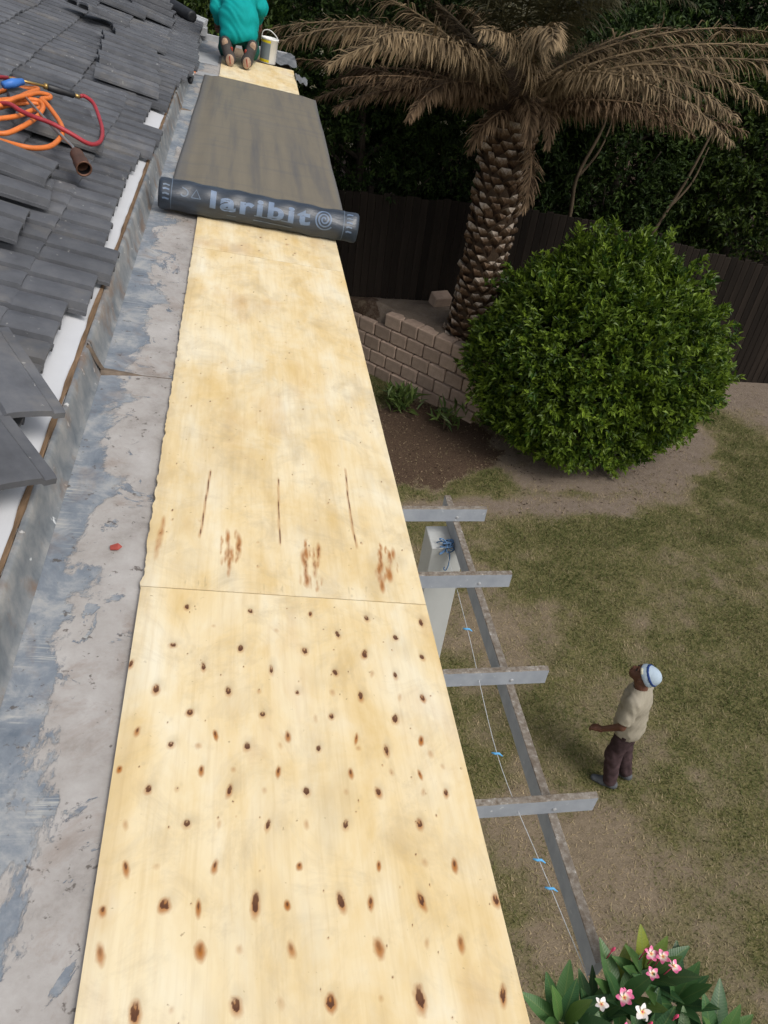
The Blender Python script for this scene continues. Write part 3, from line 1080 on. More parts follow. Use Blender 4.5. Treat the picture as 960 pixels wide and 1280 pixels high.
def ply_sheet(name, y0, y1, label, res, fine_from=None, knots=(), cracks=(), seed=0, ragged=False, lift=0.0):
    s0, s1 = -0.102, 0.670
    ss = np.linspace(s0, s1, int((s1 - s0) / res) + 1)
    if fine_from is not None:
        yy = np.concatenate([np.arange(y0, fine_from, 0.03), np.linspace(fine_from, y1, int((y1 - fine_from) / res) + 1)])
    else:
        yy = np.linspace(y0, y1, int((y1 - y0) / res) + 1)
    S, Y = np.meshgrid(ss, yy, indexing='ij')
    core = np.zeros_like(S)
    halo = np.zeros_like(S)
    stain = np.zeros_like(S)
    rg = np.random.default_rng(seed + 5)
    for (ks, ky, kw, kh, kd, hd) in knots:
        kw, kh, hd = kw * rg.uniform(0.46, 0.80), kh * rg.uniform(0.50, 0.95), hd * rg.uniform(0.75, 1.25) * (1.25 if kd > 0.8 else 1.0)
        i0, i1 = np.searchsorted(ss, [ks - 0.06, ks + 0.06])
        j0, j1 = np.searchsorted(yy, [ky - 0.10, ky + 0.10])
        if i1 <= i0 or j1 <= j0:
            continue
        a, b = S[i0:i1, j0:j1] - ks, Y[i0:i1, j0:j1] - ky
        t = rg.uniform(-0.25, 0.25)
        a, b = a * math.cos(t) + b * math.sin(t), b * math.cos(t) - a * math.sin(t)
        wob = 1 + 0.55 * (vnoise(a * 150 + ks * 900, b * 90 + ky * 500, seed) - 0.5) + 0.25 * (vnoise(a * 420 + 7, b * 260 + 3, seed + 1) - 0.5)
        d = np.sqrt((a / kw) ** 2 + (b / kh) ** 2) * wob
        if kd > 0.8:
            # shield-shaped eye: dark outline heavier below, pinkish-brown inside, pale chip above
            low = np.clip(0.72 - 0.55 * b / kh, 0.30, 1)
            cc = kd * np.maximum(np.clip(2.3 - np.abs(d - 0.78) * 6.0, 0, 1) * low, rg.uniform(0.45, 0.85) * np.clip(2.2 - 2.2 * d, 0, 1))
            off = rg.uniform(-0.2, 0.2), rg.uniform(0.10, 0.35)
            chip = np.sqrt((a / kw - off[0]) ** 2 * 2.6 + (b / kh - off[1]) ** 2 * 1.8)
            cc = cc * (1 - rg.uniform(0.3, 0.9) * np.clip(1.7 - 2.4 * chip, 0, 1))
        else:
            cc = kd * np.clip((1.1 - d) * 1.8, 0, 1)
        core[i0:i1, j0:j1] = np.maximum(core[i0:i1, j0:j1], cc)
        d2 = np.sqrt((a / (kw * 1.85)) ** 2 + ((b + kh * 0.45) / (kh * 1.65)) ** 2) * (1 + 0.5 * (wob - 1))
        hv = hd * np.clip(1.30 - d2, 0, 1)
        halo[i0:i1, j0:j1] = np.maximum(halo[i0:i1, j0:j1], hv)
        d3 = np.sqrt(((a - 0.006) / (kw * 3.6)) ** 2 + ((b - 0.008) / (kh * 3.0)) ** 2) * (0.6 + 0.8 * fbm(a * 70 + ks * 50, b * 50 + ky * 31, seed + 2))
        stain[i0:i1, j0:j1] = np.maximum(stain[i0:i1, j0:j1], 0.30 * kd * np.clip(1 - d3, 0, 1))
    for (pts, wd_, amt, rust) in cracks:
        wd_, amt = wd_ * 0.72, amt * (0.75 if rust > 0.5 else 0.85)
        P = smooth_pts([(p[0], p[1], 0) for p in pts], 1 if len(pts) < 2 else max(6, int(math.dist(pts[0], pts[-1]) / len(pts) / 0.004)))
        for j, p in enumerate(P):
            i0, i1 = np.searchsorted(ss, [p[0] - 0.03, p[0] + 0.03])
            j0, j1 = np.searchsorted(yy, [p[1] - 0.03, p[1] + 0.03])
            px = p[0] + (0.0006 * math.sin(p[1] * 31 + p[0] * 90) + 0.0005 * math.sin(p[1] * 73) if rust < 0.6 else 0.0012 * math.sin(p[1] * 190 + p[0] * 400) + 0.0008 * math.sin(p[1] * 417))
            fd_ = 0.35 + 0.65 * float(vnoise(np.array([p[1] * 45]), np.array([p[0] * 70]), seed)[0]) if rust > 0.5 else 1.0
            d = np.hypot((S[i0:i1, j0:j1] - px) / wd_, (Y[i0:i1, j0:j1] - p[1]) / (wd_ * 4))
            core[i0:i1, j0:j1] = np.maximum(core[i0:i1, j0:j1], fd_ * amt * np.clip(1.25 - d, 0, 1))
            halo[i0:i1, j0:j1] = np.maximum(halo[i0:i1, j0:j1], fd_ * rust * np.clip(1.2 - d / 2.4, 0, 1))
    # grime gathered along the left edge
    stain = np.maximum(stain, 0.42 * np.clip(1 - (S - s0) / 0.05, 0, 1) * fbm(S * 60, Y * 6, seed + 3))
    stain = np.maximum(stain, 0.40 * np.clip(fbm(S * 9, Y * 4.5, seed + 8) - 0.60, 0, 1) * 3)
    stain = np.maximum(stain, 0.34 * np.clip(fbm(S * 5 + 3, Y * 2.4, seed + 18, 6) - 0.53, 0, 1) * 4 * fbm(S * 40, Y * 12, seed + 28))
    halo = np.maximum(halo, 0.16 * np.clip(fbm(S * 7 + 9, Y * 3.0, seed + 38, 5) - 0.55, 0, 1) * 4)
    H = 0.0012 * (fbm(S * 7, Y * 2, seed + 40) - 0.5)
    SS = S.copy()
    if ragged:
        k = np.clip(1 - (S - s0) / 0.02, 0, 1)
        SS = SS + k * 0.012 * (fbm(S * 0 + 3, Y * 28, seed) - 0.5)
    n0, n1 = S.shape
    V = np.stack([SS, Y, H], -1).reshape(-1, 3)
    I2 = np.arange(n0 * n1).reshape(n0, n1)
    F = np.stack([I2[:-1, :-1], I2[1:, :-1], I2[1:, 1:], I2[:-1, 1:]], -1).reshape(-1, 4)
    ringi = np.concatenate([I2[:, 0], I2[-1, 1:], I2[-2::-1, -1], I2[0, -2:0:-1]])
    lowv = V[ringi].copy()
    lowv[:, 2] = -0.0135
    b0 = len(V)
    V = np.concatenate([V, lowv])
    q = np.arange(len(ringi))
    F2 = np.stack([ringi, b0 + q, b0 + (q + 1) % len(ringi), ringi[(q + 1) % len(ringi)]], -1)
    att = np.zeros((len(V), 4))
    att[:b0, 0] = core.ravel()
    att[:b0, 1] = halo.ravel()
    att[:b0, 2] = stain.ravel()
    att[b0:, 2] = 0.7
    att[:, 3] = 1
    me = mesh_np(name, V, [F, F2], 'plywood', False, {'paint': att})
    mid = 0.5 * (y0 + y1)
    V2 = np.empty(len(V) * 3, dtype=np.float32)
    me.vertices.foreach_get('co', V2)
    V2 = V2.reshape(-1, 3) - np.array([0.284, mid, 0], dtype=np.float32)
    me.vertices.foreach_set('co', V2.ravel())
    o = ob(name, me, mtx=DECK @ Matrix.Translation((0.284, mid, lift)))
    return tag(o, label, 'plywood', 'plywood sheets laid along the flat strip')


KNOTS_A = [(0.016, 1.425, 0.0075, 0.012, 0.95, 0.45), (0.177, 1.424, 0.0075, 0.012, 0.95, 0.45), (0.336, 1.427, 0.0075, 0.012, 0.95, 0.45), (0.488, 1.422, 0.0075, 0.012, 0.95, 0.45), (0.642, 1.42, 0.0075, 0.012, 0.95, 0.45), (0.402, 1.36, 0.0075, 0.012, 0.95, 0.45), (0.559, 1.359, 0.0075, 0.012, 0.95, 0.45), (-0.009, 1.295, 0.0075, 0.012, 0.95, 0.45), (0.153, 1.296, 0.0075, 0.012, 0.95, 0.45), (0.312, 1.297, 0.0075, 0.012, 0.95, 0.45), (0.468, 1.296, 0.0075, 0.012, 0.95, 0.45), (0.622, 1.294, 0.0075, 0.012, 0.95, 0.45), (-0.098, 1.232, 0.0075, 0.012, 0.95, 0.45), (0.066, 1.232, 0.0075, 0.012, 0.95, 0.45), (0.227, 1.232, 0.0075, 0.012, 0.95, 0.45), (0.384, 1.232, 0.0075, 0.012, 0.95, 0.45), (0.54, 1.229, 0.0075, 0.012, 0.95, 0.45), (-0.036, 1.163, 0.0075, 0.012, 0.95, 0.45), (0.126, 1.163, 0.0075, 0.012, 0.95, 0.45), (0.287, 1.165, 0.0075, 0.012, 0.95, 0.45), (0.442, 1.161, 0.0075, 0.012, 0.95, 0.45), (0.599, 1.161, 0.0075, 0.012, 0.95, 0.45), (0.043, 1.1, 0.0075, 0.012, 0.95, 0.45), (0.204, 1.1, 0.0075, 0.012, 0.95, 0.45), (0.364, 1.1, 0.0075, 0.012, 0.95, 0.45), (0.52, 1.098, 0.0075, 0.012, 0.95, 0.45), (0.008, 1.015, 0.0075, 0.012, 0.95, 0.45), (0.169, 1.014, 0.0075, 0.012, 0.95, 0.45), (0.328, 1.012, 0.0075, 0.012, 0.95, 0.45), (0.485, 1.011, 0.0075, 0.012, 0.95, 0.45), (-0.028, 0.91, 0.0075, 0.012, 0.95, 0.45), (0.134, 0.908, 0.0075, 0.012, 0.95, 0.45), (0.294, 0.906, 0.0075, 0.012, 0.95, 0.45), (0.452, 0.904, 0.0075, 0.012, 0.95, 0.45), (0.606, 0.903, 0.0075, 0.012, 0.95, 0.45), (0.052, 0.835, 0.0075, 0.012, 0.95, 0.45), (0.212, 0.832, 0.0075, 0.012, 0.95, 0.45), (0.372, 0.831, 0.0075, 0.012, 0.95, 0.45), (0.532, 0.83, 0.0075, 0.012, 0.95, 0.45), (0.022, 0.679, 0.0085, 0.017, 1.0, 0.65), (0.185, 0.677, 0.0085, 0.017, 1.0, 0.65), (0.346, 0.675, 0.0085, 0.017, 1.0, 0.65), (0.506, 0.672, 0.0085, 0.017, 1.0, 0.65), (0.662, 0.668, 0.0085, 0.017, 1.0, 0.65), (-0.011, 0.51, 0.0085, 0.017, 1.0, 0.65), (0.151, 0.509, 0.0085, 0.017, 1.0, 0.65), (0.313, 0.505, 0.0085, 0.017, 1.0, 0.65), (0.473, 0.503, 0.0085, 0.017, 1.0, 0.65), (0.632, 0.499, 0.0085, 0.017, 1.0, 0.65), (-0.064, 1.048, 0.005, 0.011, 0.5, 0.85), (0.1, 1.043, 0.005, 0.011, 0.5, 0.85), (0.26, 1.042, 0.005, 0.011, 0.5, 0.85), (0.418, 1.04, 0.005, 0.011, 0.5, 0.85), (0.574, 1.038, 0.005, 0.011, 0.5, 0.85), (-0.089, 0.955, 0.005, 0.011, 0.5, 0.85), (0.074, 0.955, 0.005, 0.011, 0.5, 0.85), (0.236, 0.953, 0.005, 0.011, 0.5, 0.85), (0.395, 0.95, 0.005, 0.011, 0.5, 0.85), (0.554, 0.948, 0.005, 0.011, 0.5, 0.85), (-0.053, 0.749, 0.005, 0.011, 0.5, 0.85), (0.109, 0.748, 0.005, 0.011, 0.5, 0.85), (0.271, 0.745, 0.005, 0.011, 0.5, 0.85), (0.431, 0.742, 0.005, 0.011, 0.5, 0.85), (0.591, 0.74, 0.005, 0.011, 0.5, 0.85), (0.082, 0.672, 0.005, 0.011, 0.5, 0.85), (0.244, 0.671, 0.005, 0.011, 0.5, 0.85), (0.405, 0.67, 0.005, 0.011, 0.5, 0.85), (-0.083, 0.671, 0.005, 0.011, 0.5, 0.85), (-0.077, 0.602, 0.007, 0.016, 0.35, 0.8), (0.088, 0.599, 0.007, 0.016, 0.35, 0.8), (0.248, 0.593, 0.007, 0.016, 0.35, 0.8), (0.41, 0.589, 0.007, 0.016, 0.35, 0.8), (0.57, 0.589, 0.007, 0.016, 0.35, 0.8), (0.086, 1.365, 0.006, 0.009, 0.16, 0.3), (0.243, 1.362, 0.006, 0.009, 0.16, 0.3), (0.065, 1.015, 0.006, 0.009, 0.16, 0.3), (0.242, 1.019, 0.006, 0.009, 0.16, 0.3), (0.419, 1.014, 0.006, 0.009, 0.16, 0.3), (0.59, 1.004, 0.006, 0.009, 0.16, 0.3), (0.141, 0.957, 0.006, 0.009, 0.16, 0.3), (0.488, 0.955, 0.006, 0.009, 0.16, 0.3), (0.612, 0.97, 0.006, 0.009, 0.16, 0.3), (0.027, 0.91, 0.006, 0.009, 0.16, 0.3), (0.206, 0.909, 0.006, 0.009, 0.16, 0.3), (0.38, 0.905, 0.006, 0.009, 0.16, 0.3), (0.555, 0.906, 0.006, 0.009, 0.16, 0.3), (-0.064, 0.834, 0.006, 0.009, 0.16, 0.3), (0.115, 0.835, 0.006, 0.009, 0.16, 0.3), (0.29, 0.832, 0.006, 0.009, 0.16, 0.3), (0.002, 0.75, 0.006, 0.009, 0.16, 0.3), (0.528, 0.747, 0.006, 0.009, 0.16, 0.3), (0.156, 0.597, 0.006, 0.009, 0.16, 0.3), (0.504, 0.593, 0.006, 0.009, 0.16, 0.3), (0.047, 0.508, 0.006, 0.009, 0.16, 0.3), (0.226, 0.509, 0.006, 0.009, 0.16, 0.3), (0.403, 0.505, 0.006, 0.009, 0.16, 0.3), (0.197, 1.166, 0.006, 0.009, 0.16, 0.3), (0.373, 1.17, 0.006, 0.009, 0.16, 0.3), (0.542, 1.163, 0.006, 0.009, 0.16, 0.3), (0.48, 1.232, 0.006, 0.009, 0.16, 0.3), (0.327, 1.094, 0.006, 0.009, 0.16, 0.3), (0.294, 1.407, 0.0022, 0.0035, 0.6, 0.35), (0.025, 1.406, 0.0022, 0.0035, 0.6, 0.35), (0.148, 0.849, 0.0022, 0.0035, 0.6, 0.35), (0.524, 0.834, 0.0022, 0.0035, 0.6, 0.35), (0.321, 0.429, 0.0022, 0.0035, 0.6, 0.35), (0.47, 0.97, 0.0022, 0.0035, 0.6, 0.35), (0.161, 1.236, 0.0022, 0.0035, 0.6, 0.35), (0.141, 0.881, 0.0022, 0.0035, 0.6, 0.35), (0.018, 0.827, 0.0022, 0.0035, 0.6, 0.35), (0.069, 0.678, 0.0022, 0.0035, 0.6, 0.35), (0.468, 0.697, 0.0022, 0.0035, 0.6, 0.35), (0.274, 1.44, 0.0022, 0.0035, 0.6, 0.35), (0.622, 1.168, 0.0022, 0.0035, 0.6, 0.35), (0.315, 0.694, 0.0022, 0.0035, 0.6, 0.35), (0.037, 1.428, 0.0022, 0.0035, 0.6, 0.35), (0.297, 0.523, 0.0022, 0.0035, 0.6, 0.35), (0.375, 1.223, 0.0022, 0.0035, 0.6, 0.35), (0.367, 1.372, 0.0022, 0.0035, 0.6, 0.35), (-0.051, 0.96, 0.0022, 0.0035, 0.6, 0.35), (0.255, 0.466, 0.0022, 0.0035, 0.6, 0.35), (0.388, 1.304, 0.0022, 0.0035, 0.6, 0.35), (0.353, 0.676, 0.0022, 0.0035, 0.6, 0.35), (0.533, 0.94, 0.0022, 0.0035, 0.6, 0.35), (0.293, 1.198, 0.0022, 0.0035, 0.6, 0.35), (0.028, 1.269, 0.0022, 0.0035, 0.6, 0.35), (0.419, 1.234, 0.0022, 0.0035, 0.6, 0.35), (0.06, 1.251, 0.0022, 0.0035, 0.6, 0.35), (0.06, 0.486, 0.0022, 0.0035, 0.6, 0.35), (0.544, 1.313, 0.0022, 0.0035, 0.6, 0.35), (0.56, 0.9, 0.0022, 0.0035, 0.6, 0.35), (0.12, 0.408, 0.0022, 0.0035, 0.6, 0.35), (0.391, 1.163, 0.0022, 0.0035, 0.6, 0.35), (0.53, 0.699, 0.0022, 0.0035, 0.6, 0.35), (0.077, 1.078, 0.0022, 0.0035, 0.6, 0.35), (0.508, 1.421, 0.0022, 0.0035, 0.6, 0.35), (0.03, 0.911, 0.0022, 0.0035, 0.6, 0.35), (0.573, 0.848, 0.0022, 0.0035, 0.6, 0.35), (0.35, 0.426, 0.0022, 0.0035, 0.6, 0.35), (0.412, 1.374, 0.0022, 0.0035, 0.6, 0.35), (0.524, 1.339, 0.0022, 0.0035, 0.6, 0.35), (0.402, 0.66, 0.0022, 0.0035, 0.6, 0.35), (0.481, 0.624, 0.0022, 0.0035, 0.6, 0.35), (0.527, 0.466, 0.0022, 0.0035, 0.6, 0.35), (0.523, 0.574, 0.0022, 0.0035, 0.6, 0.35), (0.194, 0.736, 0.0022, 0.0035, 0.6, 0.35), (0.425, 0.589, 0.0022, 0.0035, 0.6, 0.35), (0.209, 0.406, 0.0022, 0.0035, 0.6, 0.35), (0.112, 0.846, 0.0022, 0.0035, 0.6, 0.35), (-0.003, 1.071, 0.0022, 0.0035, 0.6, 0.35), (0.198, 1.169, 0.0022, 0.0035, 0.6, 0.35), (0.397, 0.857, 0.0022, 0.0035, 0.6, 0.35), (0.553, 1.07, 0.0022, 0.0035, 0.6, 0.35), (0.512, 0.762, 0.0022, 0.0035, 0.6, 0.35), (0.317, 0.608, 0.0022, 0.0035, 0.6, 0.35), (0.647, 0.658, 0.0022, 0.0035, 0.6, 0.35), (0.108, 0.478, 0.0022, 0.0035, 0.6, 0.35), (0.108, 1.209, 0.0022, 0.0035, 0.6, 0.35), (0.429, 0.536, 0.0022, 0.0035, 0.6, 0.35), (0.195, 0.846, 0.0022, 0.0035, 0.6, 0.35), (0.405, 0.883, 0.0022, 0.0035, 0.6, 0.35)]
CRACKS_A = [([(0.355, 1.224), (0.355, 1.175)], 0.0016, 0.25, 0.0), ([(0.484, 0.648), (0.498, 0.589), (0.501, 0.547)], 0.0016, 0.22, 0.0)]
CRACKS_B = [([(0.054, 2.018), (0.048, 1.925), (0.043, 1.814), (0.036, 1.711)], 0.0028, 0.75, 0.45), ([(0.269, 2.012), (0.265, 1.886), (0.264, 1.789), (0.264, 1.705)], 0.0026, 0.75, 0.4), ([(0.499, 2.107), (0.493, 1.963), (0.491, 1.82), (0.495, 1.719)], 0.0028, 0.75, 0.45), ([(0.111, 1.728), (0.115, 1.71), (0.114, 1.691)], 0.0035, 0.5005, 0.8806), ([(0.114, 1.699), (0.115, 1.682), (0.118, 1.665)], 0.0031, 0.6655, 0.9444), ([(0.118, 1.669), (0.118, 1.65), (0.117, 1.632)], 0.0037, 0.7271, 0.8329), ([(0.111, 1.64), (0.111, 1.627), (0.109, 1.615)], 0.0029, 0.4395, 0.7827), ([(0.12, 1.615), (0.12, 1.598), (0.123, 1.581)], 0.0032, 0.6203, 0.7666), ([(0.118, 1.587), (0.119, 1.573), (0.12, 1.559)], 0.0029, 0.4182, 0.6774), ([(0.144, 1.711), (0.148, 1.694), (0.143, 1.675)], 0.0042, 0.5648, 0.8870), ([(0.146, 1.681), (0.143, 1.67), (0.149, 1.659)], 0.0032, 0.7323, 0.9161), ([(0.145, 1.661), (0.147, 1.651), (0.145, 1.64)], 0.0041, 0.7170, 0.6817), ([(0.139, 1.645), (0.143, 1.629), (0.139, 1.613)], 0.0023, 0.6300, 0.7843), ([(0.099, 1.618), (0.099, 1.608), (0.099, 1.598)], 0.0020, 0.2, 0.5971), ([(0.137, 1.636), (0.137, 1.622), (0.137, 1.608)], 0.0014, 0.2, 0.5717), ([(0.096, 1.664), (0.097, 1.651), (0.097, 1.639)], 0.0015, 0.2, 0.6735), ([(0.126, 1.647), (0.127, 1.633), (0.127, 1.619)], 0.0027, 0.2, 0.6554), ([(0.097, 1.706), (0.098, 1.69), (0.097, 1.674)], 0.0018, 0.2, 0.6937), ([(0.127, 1.668), (0.128, 1.652), (0.128, 1.635)], 0.0016, 0.2, 0.5855), ([(0.112, 1.66), (0.113, 1.641), (0.113, 1.623)], 0.0025, 0.2, 0.7089), ([(0.135, 1.737), (0.136, 1.727), (0.135, 1.717)], 0.0021, 0.2, 0.7266), ([(0.117, 1.637), (0.118, 1.619), (0.118, 1.602)], 0.0018, 0.2, 0.6920), ([(0.339, 1.714), (0.338, 1.7), (0.343, 1.686)], 0.0024, 0.7087, 0.9394), ([(0.338, 1.682), (0.338, 1.67), (0.34, 1.659)], 0.0039, 0.3839, 0.9289), ([(0.33, 1.662), (0.328, 1.644), (0.331, 1.626)], 0.0043, 0.6322, 0.8921), ([(0.337, 1.63), (0.335, 1.614), (0.335, 1.599)], 0.0030, 0.6636, 0.6232), ([(0.333, 1.594), (0.332, 1.579), (0.332, 1.565)], 0.0035, 0.7046, 0.7453), ([(0.334, 1.569), (0.335, 1.558), (0.333, 1.547)], 0.0041, 0.6031, 0.8750), ([(0.377, 1.698), (0.376, 1.682), (0.374, 1.667)], 0.0036, 0.7493, 0.7710), ([(0.373, 1.662), (0.374, 1.655), (0.369, 1.647)], 0.0028, 0.5073, 0.6463), ([(0.358, 1.65), (0.36, 1.634), (0.358, 1.618)], 0.0027, 0.7086, 0.6469), ([(0.363, 1.619), (0.361, 1.602), (0.359, 1.584)], 0.0037, 0.6799, 0.6783), ([(0.344, 1.56), (0.344, 1.545), (0.343, 1.53)], 0.0024, 0.2, 0.7387), ([(0.316, 1.564), (0.316, 1.555), (0.315, 1.546)], 0.0025, 0.2, 0.5715), ([(0.351, 1.697), (0.35, 1.679), (0.348, 1.661)], 0.0018, 0.2, 0.6288), ([(0.373, 1.657), (0.372, 1.638), (0.37, 1.619)], 0.0021, 0.2, 0.7369), ([(0.363, 1.548), (0.363, 1.533), (0.361, 1.518)], 0.0018, 0.2, 0.6419), ([(0.376, 1.561), (0.376, 1.553), (0.375, 1.544)], 0.0017, 0.2, 0.5781), ([(0.362, 1.688), (0.361, 1.672), (0.36, 1.655)], 0.0018, 0.2, 0.7126), ([(0.326, 1.556), (0.326, 1.546), (0.325, 1.537)], 0.0014, 0.2, 0.5572), ([(0.377, 1.694), (0.377, 1.685), (0.375, 1.676)], 0.0027, 0.2, 0.6158), ([(0.569, 1.728), (0.569, 1.713), (0.564, 1.697)], 0.0022, 0.5023, 0.7579), ([(0.564, 1.695), (0.565, 1.679), (0.558, 1.662)], 0.0029, 0.6570, 0.8598), ([(0.562, 1.657), (0.561, 1.645), (0.558, 1.633)], 0.0041, 0.7323, 0.8567), ([(0.554, 1.63), (0.55, 1.615), (0.55, 1.602)], 0.0038, 0.5972, 0.8937), ([(0.551, 1.601), (0.552, 1.591), (0.547, 1.581)], 0.0041, 0.5632, 0.8554), ([(0.555, 1.579), (0.551, 1.563), (0.551, 1.547)], 0.0043, 0.5258, 0.8453), ([(0.606, 1.711), (0.607, 1.7), (0.602, 1.69)], 0.0033, 0.4325, 0.9447), ([(0.594, 1.69), (0.591, 1.677), (0.592, 1.665)], 0.0031, 0.6610, 0.9248), ([(0.595, 1.672), (0.592, 1.656), (0.586, 1.64)], 0.0029, 0.6379, 0.7000), ([(0.586, 1.64), (0.585, 1.624), (0.578, 1.608)], 0.0025, 0.4820, 0.8752), ([(0.581, 1.61), (0.581, 1.602), (0.577, 1.594)], 0.0042, 0.3517, 0.9340), ([(0.561, 1.703), (0.56, 1.691), (0.557, 1.678)], 0.0020, 0.2, 0.6364), ([(0.584, 1.721), (0.583, 1.711), (0.581, 1.701)], 0.0016, 0.2, 0.7085), ([(0.54, 1.609), (0.539, 1.603), (0.538, 1.596)], 0.0023, 0.2, 0.6199), ([(0.565, 1.598), (0.564, 1.588), (0.562, 1.578)], 0.0023, 0.2, 0.7302), ([(0.587, 1.626), (0.586, 1.61), (0.583, 1.595)], 0.0026, 0.2, 0.5257), ([(0.612, 1.653), (0.609, 1.633), (0.606, 1.614)], 0.0014, 0.2, 0.5852), ([(0.574, 1.63), (0.572, 1.611), (0.568, 1.591)], 0.0018, 0.2, 0.5748), ([(0.591, 1.707), (0.589, 1.687), (0.585, 1.666)], 0.0017, 0.2, 0.5207), ([(0.589, 1.695), (0.586, 1.674), (0.583, 1.654)], 0.0015, 0.2, 0.6352), ([(0.04, 1.54), (0.041, 1.522), (0.042, 1.5)], 0.0014, 0.32, 0.05), ([(0.007, 1.537), (0.008, 1.518), (0.009, 1.497)], 0.0014, 0.32, 0.05), ([(0.011, 1.537), (0.009, 1.518), (0.008, 1.497)], 0.0014, 0.32, 0.05), ([(0.059, 1.542), (0.058, 1.523), (0.058, 1.502)], 0.0014, 0.32, 0.05), ([(0.007, 1.537), (0.005, 1.518), (0.004, 1.497)], 0.0014, 0.32, 0.05), ([(0.057, 1.542), (0.06, 1.523), (0.063, 1.502)], 0.0014, 0.32, 0.05), ([(0.264, 1.534), (0.265, 1.516), (0.266, 1.494)], 0.0014, 0.32, 0.05), ([(0.233, 1.531), (0.233, 1.513), (0.233, 1.491)], 0.0014, 0.32, 0.05), ([(0.263, 1.534), (0.261, 1.515), (0.258, 1.494)], 0.0014, 0.32, 0.05), ([(0.263, 1.534), (0.264, 1.516), (0.265, 1.494)], 0.0014, 0.32, 0.05), ([(0.249, 1.533), (0.249, 1.514), (0.25, 1.493)], 0.0014, 0.32, 0.05), ([(0.216, 1.53), (0.215, 1.511), (0.214, 1.489)], 0.0014, 0.32, 0.05), ([(0.46, 1.538), (0.457, 1.518), (0.454, 1.496)], 0.0014, 0.32, 0.05), ([(0.502, 1.542), (0.503, 1.523), (0.503, 1.5)], 0.0014, 0.32, 0.05), ([(0.442, 1.536), (0.441, 1.517), (0.439, 1.495)], 0.0014, 0.32, 0.05), ([(0.451, 1.537), (0.451, 1.518), (0.449, 1.496)], 0.0014, 0.32, 0.05), ([(0.506, 1.542), (0.501, 1.522), (0.496, 1.5)], 0.0014, 0.32, 0.05), ([(0.465, 1.538), (0.461, 1.519), (0.458, 1.496)], 0.0014, 0.32, 0.05), ([(-0.073, 1.704), (-0.075, 1.656), (-0.075, 1.61)], 0.004, 0.35, 0.6), ([(-0.067, 1.758), (-0.069, 1.708), (-0.069, 1.66)], 0.004, 0.35, 0.6)]
